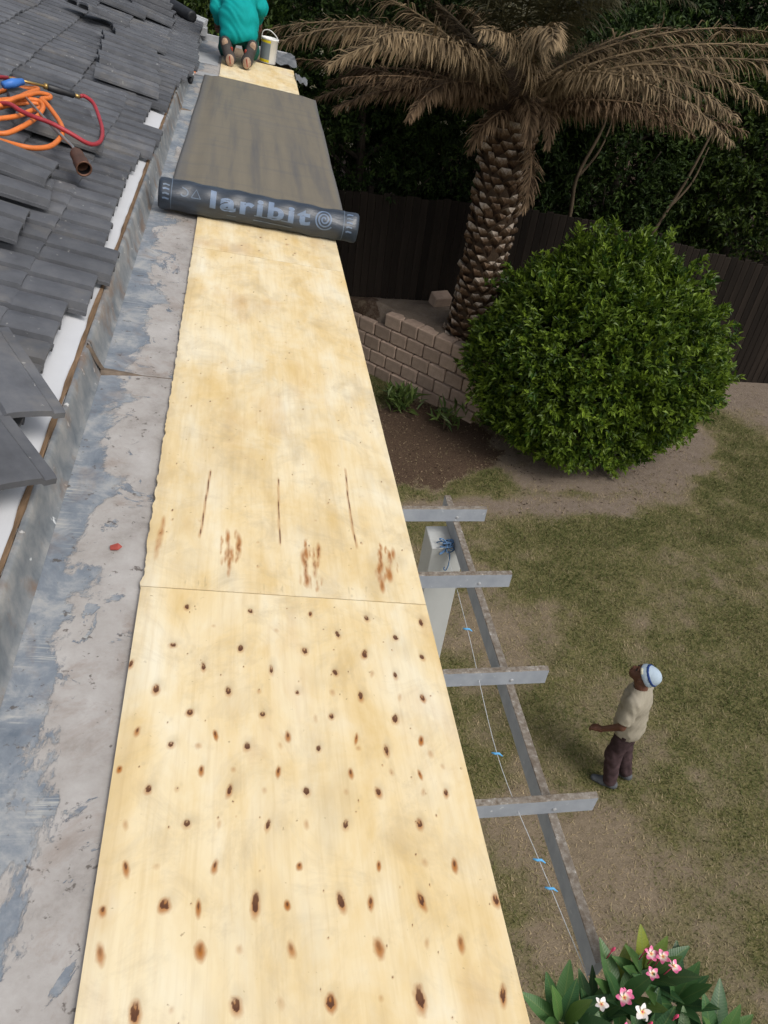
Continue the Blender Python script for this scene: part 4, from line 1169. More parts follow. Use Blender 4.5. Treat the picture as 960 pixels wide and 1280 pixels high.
KNOTS_B = [(-0.047, 1.811, 0.0032, 0.006, 0.66, 0.35), (0.031, 1.775, 0.0032, 0.006, 0.48, 0.35), (0.2, 1.7, 0.0032, 0.006, 0.44, 0.35), (0.343, 1.73, 0.0032, 0.006, 0.59, 0.35), (0.511, 1.734, 0.0032, 0.006, 0.7, 0.35), (0.636, 1.716, 0.0032, 0.006, 0.76, 0.35), (-0.079, 2.1, 0.0032, 0.006, 0.34, 0.35), (0.058, 2.158, 0.0032, 0.006, 0.37, 0.35), (0.219, 2.12, 0.0032, 0.006, 0.45, 0.35), (0.355, 2.117, 0.0032, 0.006, 0.37, 0.35), (0.477, 2.133, 0.0032, 0.006, 0.45, 0.35), (0.619, 2.064, 0.0032, 0.006, 0.5, 0.35), (-0.027, 2.403, 0.0032, 0.006, 0.5, 0.35), (0.037, 2.45, 0.0032, 0.006, 0.65, 0.35), (0.215, 2.425, 0.0032, 0.006, 0.5, 0.35), (0.374, 2.477, 0.0032, 0.006, 0.79, 0.35), (0.504, 2.426, 0.0032, 0.006, 0.62, 0.35), (0.639, 2.454, 0.0032, 0.006, 0.55, 0.35), (-0.057, 2.733, 0.0032, 0.006, 0.79, 0.35), (0.069, 2.753, 0.0032, 0.006, 0.52, 0.35), (0.246, 2.82, 0.0032, 0.006, 0.31, 0.35), (0.341, 2.915, 0.0032, 0.006, 0.72, 0.35), (0.477, 2.769, 0.0032, 0.006, 0.62, 0.35), (0.609, 2.807, 0.0032, 0.006, 0.31, 0.35), (-0.035, 3.188, 0.0032, 0.006, 0.54, 0.35), (0.081, 3.085, 0.0032, 0.006, 0.58, 0.35), (0.223, 3.172, 0.0032, 0.006, 0.6, 0.35), (0.397, 3.231, 0.0032, 0.006, 0.6, 0.35), (0.507, 3.123, 0.0032, 0.006, 0.43, 0.35), (0.615, 3.225, 0.0032, 0.006, 0.57, 0.35), (-0.066, 3.52, 0.0032, 0.006, 0.61, 0.35), (0.075, 3.477, 0.0032, 0.006, 0.64, 0.35), (0.197, 3.482, 0.0032, 0.006, 0.78, 0.35), (0.353, 3.502, 0.0032, 0.006, 0.37, 0.35), (0.515, 3.487, 0.0032, 0.006, 0.37, 0.35), (0.627, 3.479, 0.0032, 0.006, 0.4, 0.35), (-0.05, 3.804, 0.0032, 0.006, 0.78, 0.35), (0.087, 3.866, 0.0032, 0.006, 0.64, 0.35), (0.18, 3.867, 0.0032, 0.006, 0.31, 0.35), (0.332, 3.881, 0.0032, 0.006, 0.35, 0.35), (0.477, 3.854, 0.0032, 0.006, 0.43, 0.35), (0.644, 3.786, 0.0032, 0.006, 0.67, 0.35), (0.398, 2.975, 0.003, 0.006, 0.5, 0.3), (-0.064, 2.559, 0.003, 0.006, 0.5, 0.3), (0.424, 1.917, 0.003, 0.006, 0.5, 0.3), (0.199, 1.597, 0.003, 0.006, 0.5, 0.3), (-0.029, 2.059, 0.003, 0.006, 0.5, 0.3), (0.221, 2.639, 0.003, 0.006, 0.5, 0.3), (0.573, 2.294, 0.003, 0.006, 0.5, 0.3), (-0.074, 3.492, 0.003, 0.006, 0.5, 0.3), (-0.044, 1.769, 0.003, 0.006, 0.5, 0.3), (0.632, 3.32, 0.003, 0.006, 0.5, 0.3), (0.163, 1.861, 0.003, 0.006, 0.5, 0.3), (0.2, 2.347, 0.003, 0.006, 0.5, 0.3), (0.566, 2.534, 0.003, 0.006, 0.5, 0.3), (-0.028, 3.728, 0.003, 0.006, 0.5, 0.3), (0.377, 1.824, 0.003, 0.006, 0.5, 0.3), (-0.005, 2.645, 0.003, 0.006, 0.5, 0.3), (-0.021, 3.035, 0.003, 0.006, 0.5, 0.3), (0.372, 1.625, 0.003, 0.006, 0.5, 0.3), (0.516, 3.399, 0.003, 0.006, 0.5, 0.3), (0.596, 3.125, 0.003, 0.006, 0.5, 0.3), (0.43, 1.935, 0.003, 0.006, 0.5, 0.3), (-0.072, 1.704, 0.003, 0.006, 0.5, 0.3), (0.633, 3.067, 0.003, 0.006, 0.5, 0.3), (0.62, 2.371, 0.003, 0.006, 0.5, 0.3), (0.476, 1.704, 0.003, 0.006, 0.5, 0.3), (0.035, 2.201, 0.003, 0.006, 0.5, 0.3), (0.323, 2.86, 0.003, 0.006, 0.5, 0.3), (0.284, 2.547, 0.003, 0.006, 0.5, 0.3), (0.342, 3.822, 0.003, 0.006, 0.5, 0.3), (0.254, 3.518, 0.003, 0.006, 0.5, 0.3), (-0.048, 2.456, 0.003, 0.006, 0.5, 0.3), (0.33, 3.008, 0.003, 0.006, 0.5, 0.3), (0.098, 2.488, 0.003, 0.006, 0.5, 0.3), (0.62, 3.075, 0.003, 0.006, 0.5, 0.3), (0.349, 1.703, 0.003, 0.006, 0.5, 0.3), (-0.051, 2.047, 0.003, 0.006, 0.5, 0.3), (0.013, 3.862, 0.003, 0.006, 0.5, 0.3), (-0.088, 2.41, 0.003, 0.006, 0.5, 0.3), (-0.046, 3.054, 0.003, 0.006, 0.5, 0.3), (-0.055, 1.711, 0.003, 0.006, 0.5, 0.3), (-0.03, 2.189, 0.003, 0.006, 0.5, 0.3), (0.342, 3.443, 0.003, 0.006, 0.5, 0.3), (0.11, 2.215, 0.003, 0.006, 0.5, 0.3), (0.528, 3.303, 0.003, 0.006, 0.5, 0.3), (0.005, 3.445, 0.003, 0.006, 0.5, 0.3), (0.533, 1.968, 0.003, 0.006, 0.5, 0.3), (0.38, 2.012, 0.003, 0.006, 0.5, 0.3), (0.093, 2.711, 0.003, 0.006, 0.5, 0.3), (0.302, 2.676, 0.003, 0.006, 0.5, 0.3), (0.316, 2.051, 0.003, 0.006, 0.5, 0.3)]
KNOTS_C = [(0.494, 4.131, 0.006, 0.011, 0.6, 0.4), (0.595, 4.285, 0.006, 0.011, 0.6, 0.4), (0.138, 4.063, 0.006, 0.011, 0.6, 0.4), (0.274, 4.195, 0.006, 0.011, 0.6, 0.4), (0.377, 4.274, 0.006, 0.011, 0.6, 0.4), (-0.062, 4.492, 0.006, 0.011, 0.6, 0.4), (-0.051, 4.488, 0.006, 0.011, 0.6, 0.4), (0.52, 4.551, 0.006, 0.011, 0.6, 0.4), (0.408, 4.054, 0.006, 0.011, 0.6, 0.4), (0.241, 4.236, 0.006, 0.011, 0.6, 0.4), (0.384, 4.198, 0.006, 0.011, 0.6, 0.4), (0.417, 4.083, 0.006, 0.011, 0.6, 0.4), (0.175, 4.303, 0.006, 0.011, 0.6, 0.4), (0.231, 4.03, 0.006, 0.011, 0.6, 0.4)]
KNOTS_D = [(0.634, 9.299, 0.008, 0.02, 0.5, 0.4), (0.535, 8.865, 0.008, 0.02, 0.5, 0.4), (0.619, 9.456, 0.008, 0.02, 0.5, 0.4), (0.645, 8.657, 0.008, 0.02, 0.5, 0.4), (0.268, 8.902, 0.008, 0.02, 0.5, 0.4), (0.37, 8.725, 0.008, 0.02, 0.5, 0.4), (-0.015, 9.02, 0.008, 0.02, 0.5, 0.4), (0.39, 8.899, 0.008, 0.02, 0.5, 0.4)]
ply_sheet('plywood_sheet', -0.953, 1.486, 'knotty yellow plywood sheet covered in rows of dark rust-ringed knots', 0.0023, 0.36, KNOTS_A, CRACKS_A, 1)
ply_sheet('plywood_sheet', 1.4895, 3.927, 'pale plywood sheet with three long cracks and rusty gouges, below the membrane roll', 0.0042, None, KNOTS_B, CRACKS_B, 2, True)
ply_sheet('plywood_sheet', 3.9305, 6.368, 'pale plywood sheet half hidden under the black membrane roll', 0.010, None, KNOTS_C, (), 3)
ply_sheet('plywood_sheet', 6.3715, 7.30, 'short plywood piece covered by the dark membrane', 0.03, None, (), (), 4)
ply_sheet('plywood_sheet', 7.303, 9.74, 'tan plywood sheet under the kneeling worker in teal', 0.015, None, KNOTS_D, (), 5)

# ------------------------------------------------------------------ membrane, roll and print
membrane = empty('membrane_roll', 'dark bitumen membrane partly unrolled over the plywood, printed film on the roll', 'membrane',
                 mtx=DECK @ Matrix.Translation((0.235, 4.38, 0)))
MI = Matrix.Translation((-0.235, -4.38, 0))
a_, b_ = np.meshgrid(np.linspace(0, 1, 60), np.linspace(0, 1, 130), indexing='ij')
Ym = 4.43 + (8.36 - 4.43) * b_ + 0.05 * (1 - a_) * b_
Sl = -0.285 + 0.05 * b_ + 0.002 * np.sin(b_ * 19)
Sr = 0.760 + 0.065 * b_ - 0.002 * np.sin(b_ * 16 + 1)
Sm = Sl + (Sr - Sl) * a_
Hm = 0.006 + 0.010 * np.clip(fbm(Sm * 1.5, Ym * 3.2, 51) - 0.45, 0, 1) + 0.012 * np.exp(-((Ym - 8.36) / 0.05) ** 2) * fbm(Sm * 5, Ym * 0, 5)
Hm = np.where(Sm > 0.665, Hm - 0.07 * (Sm - 0.665), Hm)
Hm = np.where(Sm < -0.11, Hm - np.clip((-0.11 - Sm) / 0.06, 0, 1) * 0.012, Hm)
# ripples where it was just unrolled
Hm = Hm + 0.002 * np.sin(Ym * 9 + Sm * 1.2) * np.clip((Ym - 4.6), 0, 1) * fbm(Sm * 2, Ym, 91)
edge = np.maximum(np.clip(1 - (Sm - Sl) / 0.07, 0, 1), np.clip(1 - (Sr - Sm) / 0.03, 0, 1))
n0, n1 = Sm.shape
V = np.stack([Sm, Ym, Hm], -1).reshape(-1, 3)
V = np.concatenate([V, V - np.array([0, 0, 0.004])])
I2 = np.arange(n0 * n1).reshape(n0, n1)
F = np.stack([I2[:-1, :-1], I2[1:, :-1], I2[1:, 1:], I2[:-1, 1:]], -1).reshape(-1, 4)
ringi = np.concatenate([I2[:, 0], I2[-1, 1:], I2[-2::-1, -1], I2[0, -2:0:-1]])
rn = np.roll(ringi, -1)
F2 = np.stack([ringi, ringi + n0 * n1, rn + n0 * n1, rn], -1)
ob('sheet', mesh_np('sheet', V, [F, F[:, ::-1] + n0 * n1, F2], 'bitumen_membrane', True,
                    {'edge': np.concatenate([edge.ravel() * 0.8] * 2)}), membrane, mtx=MI)
RR = 0.080
RL0, RL1 = -0.310, 0.775


def roll_pt(s, ang, r=RR):
    """ang measured from the horizontal facing the near end, upwards"""
    wob = 0.0025 * math.sin(s * 21 + ang * 3) + 0.002 * math.sin(s * 47 - ang * 2) + 0.002 * math.sin(ang * 5 + 1)
    return (s, 4.415 - (r + wob) * math.cos(ang), RR + 0.004 + (r + wob) * math.sin(ang))


V, F = [], []
na = 64
ns = 60
prof = [(RL0, 0.040), (RL0 - 0.003, 0.068), (RL0 + 0.004, 0.077)] + [(RL0 + 0.02 + (RL1 - RL0 - 0.04) * i / ns, RR) for i in range(ns + 1)] + [(RL1 - 0.004, 0.077), (RL1 + 0.003, 0.068), (RL1, 0.040)]
for s, r in prof:
    for k in range(na):
        V.append(roll_pt(s, 2 * math.pi * k / na, r))
for j in range(len(prof) - 1):
    for k in range(na):
        F.append((j * na + k, (j + 1) * na + k, (j + 1) * na + (k + 1) % na, j * na + (k + 1) % na))
F.append(tuple(range(na)))
F.append(tuple((len(prof) - 1) * na + k for k in range(na - 1, -1, -1)))
mb = MB()
mb.add(V, F)
roll = mb.build('roll', 'roll_film', membrane, smooth=True, mtx=MI)


def wrap(me, s0, a0, name, mat, lift=0.0015, step=0.006):
    """bend a flat mesh (x along the roll, y up round it) on to the film"""
    bm = bmesh.new()
    bm.from_mesh(me)
    ys = [v.co.y for v in bm.verts]
    y = min(ys) + step
    while y < max(ys):
        bmesh.ops.bisect_plane(bm, geom=list(bm.verts) + list(bm.edges) + list(bm.faces), plane_co=(0, y, 0), plane_no=(0, 1, 0))
        y += step
    for v in bm.verts:
        v.co = roll_pt(s0 + v.co.x, a0 + v.co.y / RR, RR + lift)
    bm.to_mesh(me)
    bm.free()
    me.materials.clear()
    me.materials.append(MATS[mat])
    return ob(name, me, roll)


def text_mesh(body, size, offset, sx=1.0, shear=0.0):
    cu = bpy.data.curves.new('t', 'FONT')
    cu.body = body
    cu.size = size
    cu.offset = offset
    cu.shear = shear
    cu.resolution_u = 3
    cu.space_character = 1.22
    o = bpy.data.objects.new('t', cu)
    COL.objects.link(o)
    dg = bpy.context.evaluated_depsgraph_get()
    dg.update()
    me = bpy.data.meshes.new_from_object(o.evaluated_get(dg))
    bpy.data.objects.remove(o)
    bm = bmesh.new()
    bm.from_mesh(me)
    bmesh.ops.remove_doubles(bm, verts=bm.verts, dist=1e-5)
    bm.to_mesh(me)
    bm.free()
    co = np.array([v.co for v in me.vertices])
    lo = co.min(0)
    for v in me.vertices:
        v.co.x = (v.co.x - lo[0]) * sx
    return me, (co.max(0)[0] - lo[0]) * sx


tm, tw = text_mesh('laribit', 0.122, 0.0048)
for v in tm.vertices:
    v.co.x *= 0.545 / tw
wrap(tm, -0.043, R(-4), 'lettering', 'film_print')


def ribbon(pts, wd_):
    P = np.array(pts, float)
    T = np.gradient(P, axis=0)
    T /= np.linalg.norm(T, axis=1)[:, None]
    Nn = np.stack([-T[:, 1], T[:, 0]], 1)
    A, B = P + Nn * wd_ / 2, P - Nn * wd_ / 2
    V = [(p[0], p[1], 0) for p in A] + [(p[0], p[1], 0) for p in B]
    n = len(P)
    me = bpy.data.meshes.new('ribbon')
    me.from_pydata(V, [], [(i, n + i, n + i + 1, i + 1) for i in range(n - 1)])
    return me


sp = [((0.006 + 0.0033 * t) * math.cos(t), (0.006 + 0.0033 * t) * 1.05 * math.sin(t)) for t in np.linspace(0, 6 * math.pi - 0.6, 110)]
sp = [(p[0] * 0.80, p[1] * 0.80) for p in sp]
wrap(ribbon(sp, 0.0085), 0.578, R(28), 'spiral_emblem', 'film_print', 0.0016)
wrap(ribbon([(-0.024, -0.02), (0.0, 0.026), (0.024, -0.02), (-0.024, -0.02)], 0.006), -0.118, R(32), 'triangle_mark', 'film_print_dim', 0.0016)
wrap(ribbon([(0.020 * math.cos(t), 0.020 * math.sin(t)) for t in np.linspace(-2.6, 1.3, 14)] + [(-0.012, 0.026)], 0.007), -0.180, R(32), 'hook_mark', 'film_print_dim', 0.0016)
for s in (RL0 + 0.065, RL1 - 0.085):
    wrap(ribbon([(0, -0.10), (0, -0.03), (0, 0.03), (0, 0.14)], 0.004), s, R(20), 'band_line', 'film_print_dim', 0.0017)
for s, y, w_ in ((-0.04, -0.022, 0.50), (0.05, -0.052, 0.36)):
    wrap(ribbon([(0, 0), (w_ * 0.5, 0), (w_, 0)], 0.006), s, R(10) + y / RR, 'print_line', 'film_print_dim', 0.0017)
# worn end-band lettering, too rubbed to read
for s0_, cnt in ((RL0 + 0.020, 4), (RL1 - 0.070, 5)):
    for i in range(cnt):
        wrap(ribbon([(0, 0), (0.012, 0.004), (0.034, 0.0)], 0.009), s0_, R(-2 + 17 * i), 'band_print', 'film_print_dim' if i % 2 else 'film_print', 0.0017)

# ------------------------------------------------------------------ loose tiles lying on the roof
def rw(u, v, wv=0.0):
    return ROOF @ Vector((u, v, wv))


def loose(u, v, wv, yaw, pitch, label, group=None, roll_=0.0, me=TILE, zs=1.0):
    """(u, v) is the nose-left corner of the tile in the roof frame"""
    m = ROOF @ Matrix.Translation((u, v, wv)) @ Matrix.Rotation(yaw, 4, 'Z') @ Matrix.Rotation(pitch, 4, 'X') @ Matrix.Rotation(roll_, 4, 'Y') @ Matrix.Diagonal((1, 1, zs, 1))
    o = ob('loose_tile', me, mtx=m)
    return tag(o, label, 'roof tile', group)


LG = 'loose tiles on the roof'
ORD = ['first', 'second', 'third', 'fourth', 'fifth', 'sixth', 'seventh']
for i, (u, v, wv, yaw, pit) in enumerate([(6.06, 0.02, 0.036, 0.10, -0.015), (6.40, 0.04, 0.055, 0.20, 0.0), (6.85, 0.085, 0.050, 0.17, -0.02),
                                          (7.22, 0.12, 0.040, 0.20, 0.01), (7.72, 0.10, 0.036, 0.26, 0.0), (8.95, 0.40, 0.040, 0.05, 0.0),
                                          (9.15, 0.16, 0.038, -0.03, 0.01)]):
    loose(u, v, wv, yaw, pit, 'loose grey roof tile lying askew, %s along the eave from the red hose' % ORD[i], LG)
for k in range(4):
    loose(9.72 + 0.05 * k, 0.20 + 0.03 * k, 0.04 + 0.048 * k, -0.06 + 0.05 * k, 0.0,
          'grey roof tile in the stack beside the black roll, %s' % ['lowest of four', 'second from the bottom', 'second from the top', 'topmost of four'][k], 'tiles stacked by the gable')
loose(8.02, 0.44, 0.075, 0.75, 0.10, 'dusty pale broken-edged roof tile lying across the others', None, 0.12)
# under the torch: two tiles one over the other, one under the hose, and one leaning
loose(3.44, 0.24, 0.042, 0.12, 0.03, 'lower of two overlapping dark roof tiles under the gas torch', 'tiles under the torch')
loose(3.56, 0.285, 0.080, -0.02, 0.03, 'upper of two overlapping dark roof tiles under the gas torch', 'tiles under the torch')
loose(4.42, 0.16, 0.040, 0.14, 0.02, 'lower dark roof tile lying under the loop of red hose', 'tiles under the red hose')
loose(4.66, 0.235, 0.066, 0.30, 0.02, 'upper dark roof tile beside the torch handle, under the red hose', 'tiles under the red hose')
loose(3.00, 0.27, 0.046, 0.05, 0.02, 'dark roof tile below the broken pair, off the end of its course')
# two big tiles thrown askew at the near eave
loose(1.76, 0.19, 0.062, -1.00, 0.03, 'dark roof tile thrown askew over the eave, chipped lower edge', me=FLAT_TILE)
loose(1.455, 0.145, 0.052, -0.92, 0.03, 'dark roof tile hanging askew over the gutter, below another', me=FLAT_TILE)

# rolled offcut at the far gable
mb = MB()
A, B = rw(10.15, 0.02, 0.075), rw(10.55, 0.36, 0.075)
mb.lathe([(0.020, 0), (0.055, -0.004), (0.060, 0.02), (0.056, (B - A).length - 0.02), (0.05, (B - A).length), (0.02, (B - A).length)], 20)
o = mb.build('membrane_offcut', 'black_plastic', smooth=True)
o.matrix_basis = Matrix.Translation(A) @ (B - A).to_track_quat('Z', 'Y').to_matrix().to_4x4()
tag(o, 'small black rolled offcut lying at the far end of the tiles', 'membrane roll')

# ------------------------------------------------------------------ gas torch and hoses
torch = empty('gas_torch', 'steel gas torch with rusty burner cup and red hose on loose tiles', 'gas torch', tuple(rw(4.2, 0.36, 0.12)))
TI = Matrix.Translation(-rw(4.2, 0.36, 0.12))
mb = MB()
mb.tube([tuple(rw(4.56, 0.575, 0.145)), tuple(rw(4.27, 0.398, 0.14)), tuple(rw(4.05, 0.262, 0.145)), tuple(rw(4.005, 0.24, 0.142))], 0.0065, 8)
mb.build('lance', 'steel', torch, True, mtx=TI)
A, B = rw(4.015, 0.245, 0.140), rw(3.835, 0.165, 0.120)
mb = MB()
mb.lathe([(0.010, 0), (0.020, 0.008), (0.030, 0.035), (0.030, 0.10), (0.034, 0.105), (0.034, 0.165), (0.036, 0.172), (0.030, 0.172), (0.028, 0.09), (0.002, 0.085)], 20, 0)
o = mb.build('burner_cup', ['burnt_copper'], torch, True)
o.matrix_basis = TI @ Matrix.Translation(A) @ (B - A).to_track_quat('Z', 'Y').to_matrix().to_4x4()
mb = MB()
mb.lathe([(0.029, 0.092), (0.029, 0.165)], 20, 0, None, False, False)
o2 = mb.build('soot_lining', 'soot', o, True)
mb = MB()
H0, H1 = rw(4.86, 0.60, 0.15), rw(4.96, 0.40, 0.14)
mb.tube([tuple(H0.lerp(H1, t)) for t in (0.32, 0.36, 0.6, 0.8, 0.96, 1.0)], [0.012, 0.019, 0.020, 0.017, 0.018, 0.010], 10)
mb.build('handle', 'black_plastic', torch, True, mtx=TI)
mb = MB()
mb.tube([tuple(rw(4.78, 0.70, 0.15)), tuple(H0.lerp(H1, 0.33))], 0.0075, 8)
mb.tube([tuple(H0.lerp(H1, 0.26)), tuple(H0.lerp(H1, 0.34))], 0.016, 8)
mb.build('valve', 'brass', torch, True, mtx=TI)
mb = MB()
mb.tube([tuple(H0.lerp(H1, 1.0)), tuple(H0.lerp(H1, 1.12))], 0.011, 8)
mb.build('hose_nipple', 'brass', torch, True, mtx=TI)
red = [(4.985, .375, .14), (5.018, .357, .14), (4.983, .304, .13), (4.831, .248, .11), (4.643, .202, .10), (4.455, .183, .10), (4.32, .196, .11), (4.263, .228, .12),
       (4.24, .288, .14), (4.233, .356, .155), (4.241, .414, .158), (4.251, .478, .155), (4.287, .541, .15), (4.36, .608, .14), (4.42, .70, .10), (4.6, .86, .06), (4.9, .88, .05), (4.95, .78, .09), (4.87, .69, .13)]
mb = MB()
mb.tube(smooth_pts([tuple(rw(*p)) for p in red], 6), 0.0108, 8)
mb.build('red_hose', 'red_rubber', torch, True, mtx=TI)
hose = [(4.20, .62, .10), (4.31, .552, .115), (4.44, .525, .12), (4.57, .50, .12), (4.60, .535, .12), (4.52, .62, .10), (4.30, .70, .07), (4.06, .64, .08), (4.03, .55, .10), (4.143, .504, .118), (4.296, .482, .125), (4.455, .477, .13),
        (4.565, .49, .135), (4.61, .535, .135), (4.50, .64, .12), (4.40, .70, .10), (4.36, .66, .11), (4.42, .621, .125), (4.554, .606, .13), (4.685, .586, .135), (4.80, .561, .14), (4.86, .60, .12), (4.78, .70, .09), (4.5, .76, .07), (4.38, .69, .10),
        (4.41, .62, .14), (4.486, .602, .145), (4.589, .572, .148), (4.696, .54, .15), (4.75, .495, .145), (4.70, .485, .145), (4.629, .51, .145), (4.576, .474, .145), (4.473, .418, .14), (4.367, .369, .135), (4.258, .34, .130),
        (4.129, .336, .125), (4.012, .352, .12), (3.927, .394, .118), (3.895, .445, .115), (3.92, .52, .10), (4.0, .62, .07), (4.1, .78, .05), (4.3, .95, .045)]
mb = MB()
mb.tube(smooth_pts([tuple(rw(*p)) for p in hose], 6), 0.0118, 8)
tag(mb.build('hose', 'orange_rubber', None, True), 'orange rubber gas hose coiled on the roof tiles', 'hose')
mb = MB()
mb.tube([tuple(rw(4.66, .70, .135)), tuple(rw(4.70, .665, .15)), tuple(rw(4.76, .63, .16))], [0.018, 0.024, 0.016], 8)
tag(mb.build('plastic_clip', 'blue_plastic', None, True), 'blue plastic clip on the orange hose coil', 'clip')

# utility knife by the membrane, red scrap, plastic scraps
kn = empty('utility_knife', 'orange-handled putty knife lying in the gutter beside the membrane', 'knife', tuple(dk(-0.325, 8.2, 0)))
KI = Matrix.Translation(-dk(-0.325, 8.2, 0))
mb = MB()
mb.tube([tuple(dk(-0.330, 8.28, 0.012)), tuple(dk(-0.318, 8.75, 0.02))], [0.014, 0.017], 8)
mb.build('handle', 'orange_rubber', kn, True, mtx=KI)
mb = MB()
mb.tube([tuple(dk(-0.334, 8.12, 0.010)), tuple(dk(-0.330, 8.28, 0.012))], 0.010, 8)
mb.build('ferrule', 'white_plastic', kn, True, mtx=KI)
mb = MB()
mb.tube([tuple(dk(-0.340, 7.90, 0.004)), tuple(dk(-0.337, 8.0, 0.008)), tuple(dk(-0.334, 8.12, 0.010))], [0.022, 0.020, 0.014], 8)
mb.build('blade', 'black_plastic', kn, True, mtx=KI)
mb = MB()
mb.add([(-0.196, 1.63, -0.010), (-0.176, 1.628, -0.006), (-0.166, 1.64, -0.004), (-0.178, 1.646, 0.002), (-0.198, 1.642, -0.006)], [(0, 1, 2, 3, 4)])
mb.add([(-0.196, 1.63, -0.012), (-0.176, 1.628, -0.008), (-0.166, 1.64, -0.006), (-0.178, 1.646, 0.000), (-0.198, 1.642, -0.008)], [(4, 3, 2, 1, 0)])
o = mb.build('paint_flake', 'red_scrap')
o.matrix_basis = DECK
tag(o, 'small red flake lying on the grey gutter sheet', 'scrap')


def scrap(name, corners, label, mat='cloudy_film'):
    n = 9
    V, F = [], []
    c = [Vector(p) for p in corners]
    for k in (0, 1):
        for i in range(n):
            for j in range(n):
                a, b = i / (n - 1), j / (n - 1)
                p = (c[0] * (1 - a) + c[1] * a) * (1 - b) + (c[3] * (1 - a) + c[2] * a) * b
                p = p + Vector((0, 0, 0.022 * math.sin(5 * a + 7 * b) * math.sin(6 * b) + 0.012 * math.sin(13 * a - 9 * b) - 0.003 * k))
                V.append(tuple(p))
    for k in (0, 1):
        for i in range(n - 1):
            for j in range(n - 1):
                q = (k * n * n + i * n + j, k * n * n + (i + 1) * n + j, k * n * n + (i + 1) * n + j + 1, k * n * n + i * n + j + 1)
                F.append(q if k == 0 else q[::-1])
    mb = MB()
    mb.add(V, F)
    return tag(mb.build(name, mat, None, True), label, 'plastic')


scrap('plastic_scrap', [dk(0.42, 9.82, 0.02), dk(0.72, 9.86, 0.02), dk(0.70, 10.46, 0.05), dk(0.42, 10.42, 0.04)], 'grey clear plastic scrap lying past the end of the plywood, behind the tin', 'cloudy_film')
scrap('plastic_scrap', [dk(0.67, 9.10, 0.012), dk(0.80, 9.22, -0.03), dk(0.83, 9.66, -0.05), dk(0.67, 9.55, 0.012)], 'grey torn plastic flap hanging over the plywood edge', 'cloudy_film')

# paint tin
tin = empty('paint_tin', 'white paint tin with grey and yellow label beside the kneeling worker', 'tin', mtx=DECK @ Matrix.Translation((0.385, 9.86, 0.001)))
mb = MB()
mb.lathe([(0.088, 0), (0.090, 0.004), (0.0905, 0.225), (0.0945, 0.228), (0.0945, 0.240), (0.086, 0.240), (0.085, 0.06), (0.02, 0.058)], 28)
mb.build('body', 'white_plastic', tin, True)


def arc_band(z0, z1, a0, a1, r):
    V, F = [], []
    n = 14
    for i in range(n + 1):
        a = a0 + (a1 - a0) * i / n
        V += [(r * math.cos(a), r * math.sin(a), z0), (r * math.cos(a), r * math.sin(a), z1)]
    for i in range(n):
        F.append((2 * i, 2 * i + 2, 2 * i + 3, 2 * i + 1))
    m = MB()
    m.add(V, F)
    return m


arc_band(0.04, 0.195, R(150), R(276), 0.0918).build('label_panel', 'label_grey', tin, True)
arc_band(0.012, 0.038, R(150), R(276), 0.0918).build('label_band', 'label_yellow', tin, True)
arc_band(0.197, 0.222, R(150), R(276), 0.0918).build('label_band', 'label_yellow', tin, True)
mb = MB()
mb.tube(smooth_pts([(-0.093, -0.01, 0.215), (-0.085, -0.03, 0.29), (-0.02, -0.04, 0.315), (0.06, -0.03, 0.27), (0.093, -0.01, 0.215)], 5), 0.005, 6)
mb.build('handle', 'white_plastic', tin, True)

# ------------------------------------------------------------------ pergola
perg = empty('pergola', 'grey painted timber pergola with four rafters on a square column', 'pergola', (1.82, 5.29, 0))
PI_ = Matrix.Translation((-1.82, -5.29, 0))


def worn_beam(name, lo, hi, axis):
    """painted bar; its upper face is worn and slightly jagged"""
    m = MB()
    x0, y0, z0 = lo
    x1, y1, z1 = hi
    L = (x1 - x0) if axis == 0 else (y1 - y0)
    n = max(8, int(L / 0.035))
    rows = []
    for i in range(n + 1):
        t = i / n
        dz = random.uniform(-0.004, 0.001)
        if axis == 0:
            x = x0 + L * t
            rows.append([(x, y0, z0), (x, y0, z1 - 0.006 + dz), (x, y0 + 0.006, z1 + dz), (x, y1 - 0.004, z1 + random.uniform(-0.003, 0.001)), (x, y1, z1 - 0.006), (x, y1, z0)])
        else:
            y = y0 + L * t
            rows.append([(x1, y, z0), (x1, y, z1 - 0.006 + dz), (x1 - 0.006, y, z1 + dz), (x0 + 0.004, y, z1 + random.uniform(-0.003, 0.001)), (x0, y, z1 - 0.006), (x0, y, z0)])
    V = [p for r in rows for p in r]
    F, MI2 = [], []
    for i in range(n):
        for k in range(6):
            F.append((i * 6 + k, (i + 1) * 6 + k, (i + 1) * 6 + (k + 1) % 6, i * 6 + (k + 1) % 6))
            MI2.append(1 if k in (1, 2, 3) else 0)
    F += [tuple(range(6)), tuple(n * 6 + k for k in range(5, -1, -1))]
    MI2 += [0, 0]
    m.v, m.f, m.mi = V, F, MI2
    return m.build(name, ['grey_paint', 'worn_top'], perg, mtx=PI_)


for Y in (5.300, 4.430, 3.415, 2.395):
    worn_beam('rafter', (0.362, Y, 2.652), (2.165, Y + 0.045, 2.80), 0)
# long beam under the rafters, cut round them
worn_beam('beam', (1.866, 1.52, 2.478), (1.928, 5.70, 2.650), 1)
for Y in (5.300, 4.430, 3.415, 2.395):
    mb = MB()
    mb.lathe([(0.014, -0.002), (0.014, 0.006), (0.008, 0.010)], 8)
    o = mb.build('bolt', 'galvanised', perg)
    o.matrix_basis = PI_ @ Matrix.Translation((1.897, Y + 0.001, 2.70)) @ Matrix.Rotation(R(90), 4, 'X')
mb = MB()
mb.box((1.66, 5.13, -0.05), (1.975, 5.45, 2.474))
mb.build('column', 'column_paint', perg, bevel=0.006, mtx=PI_)

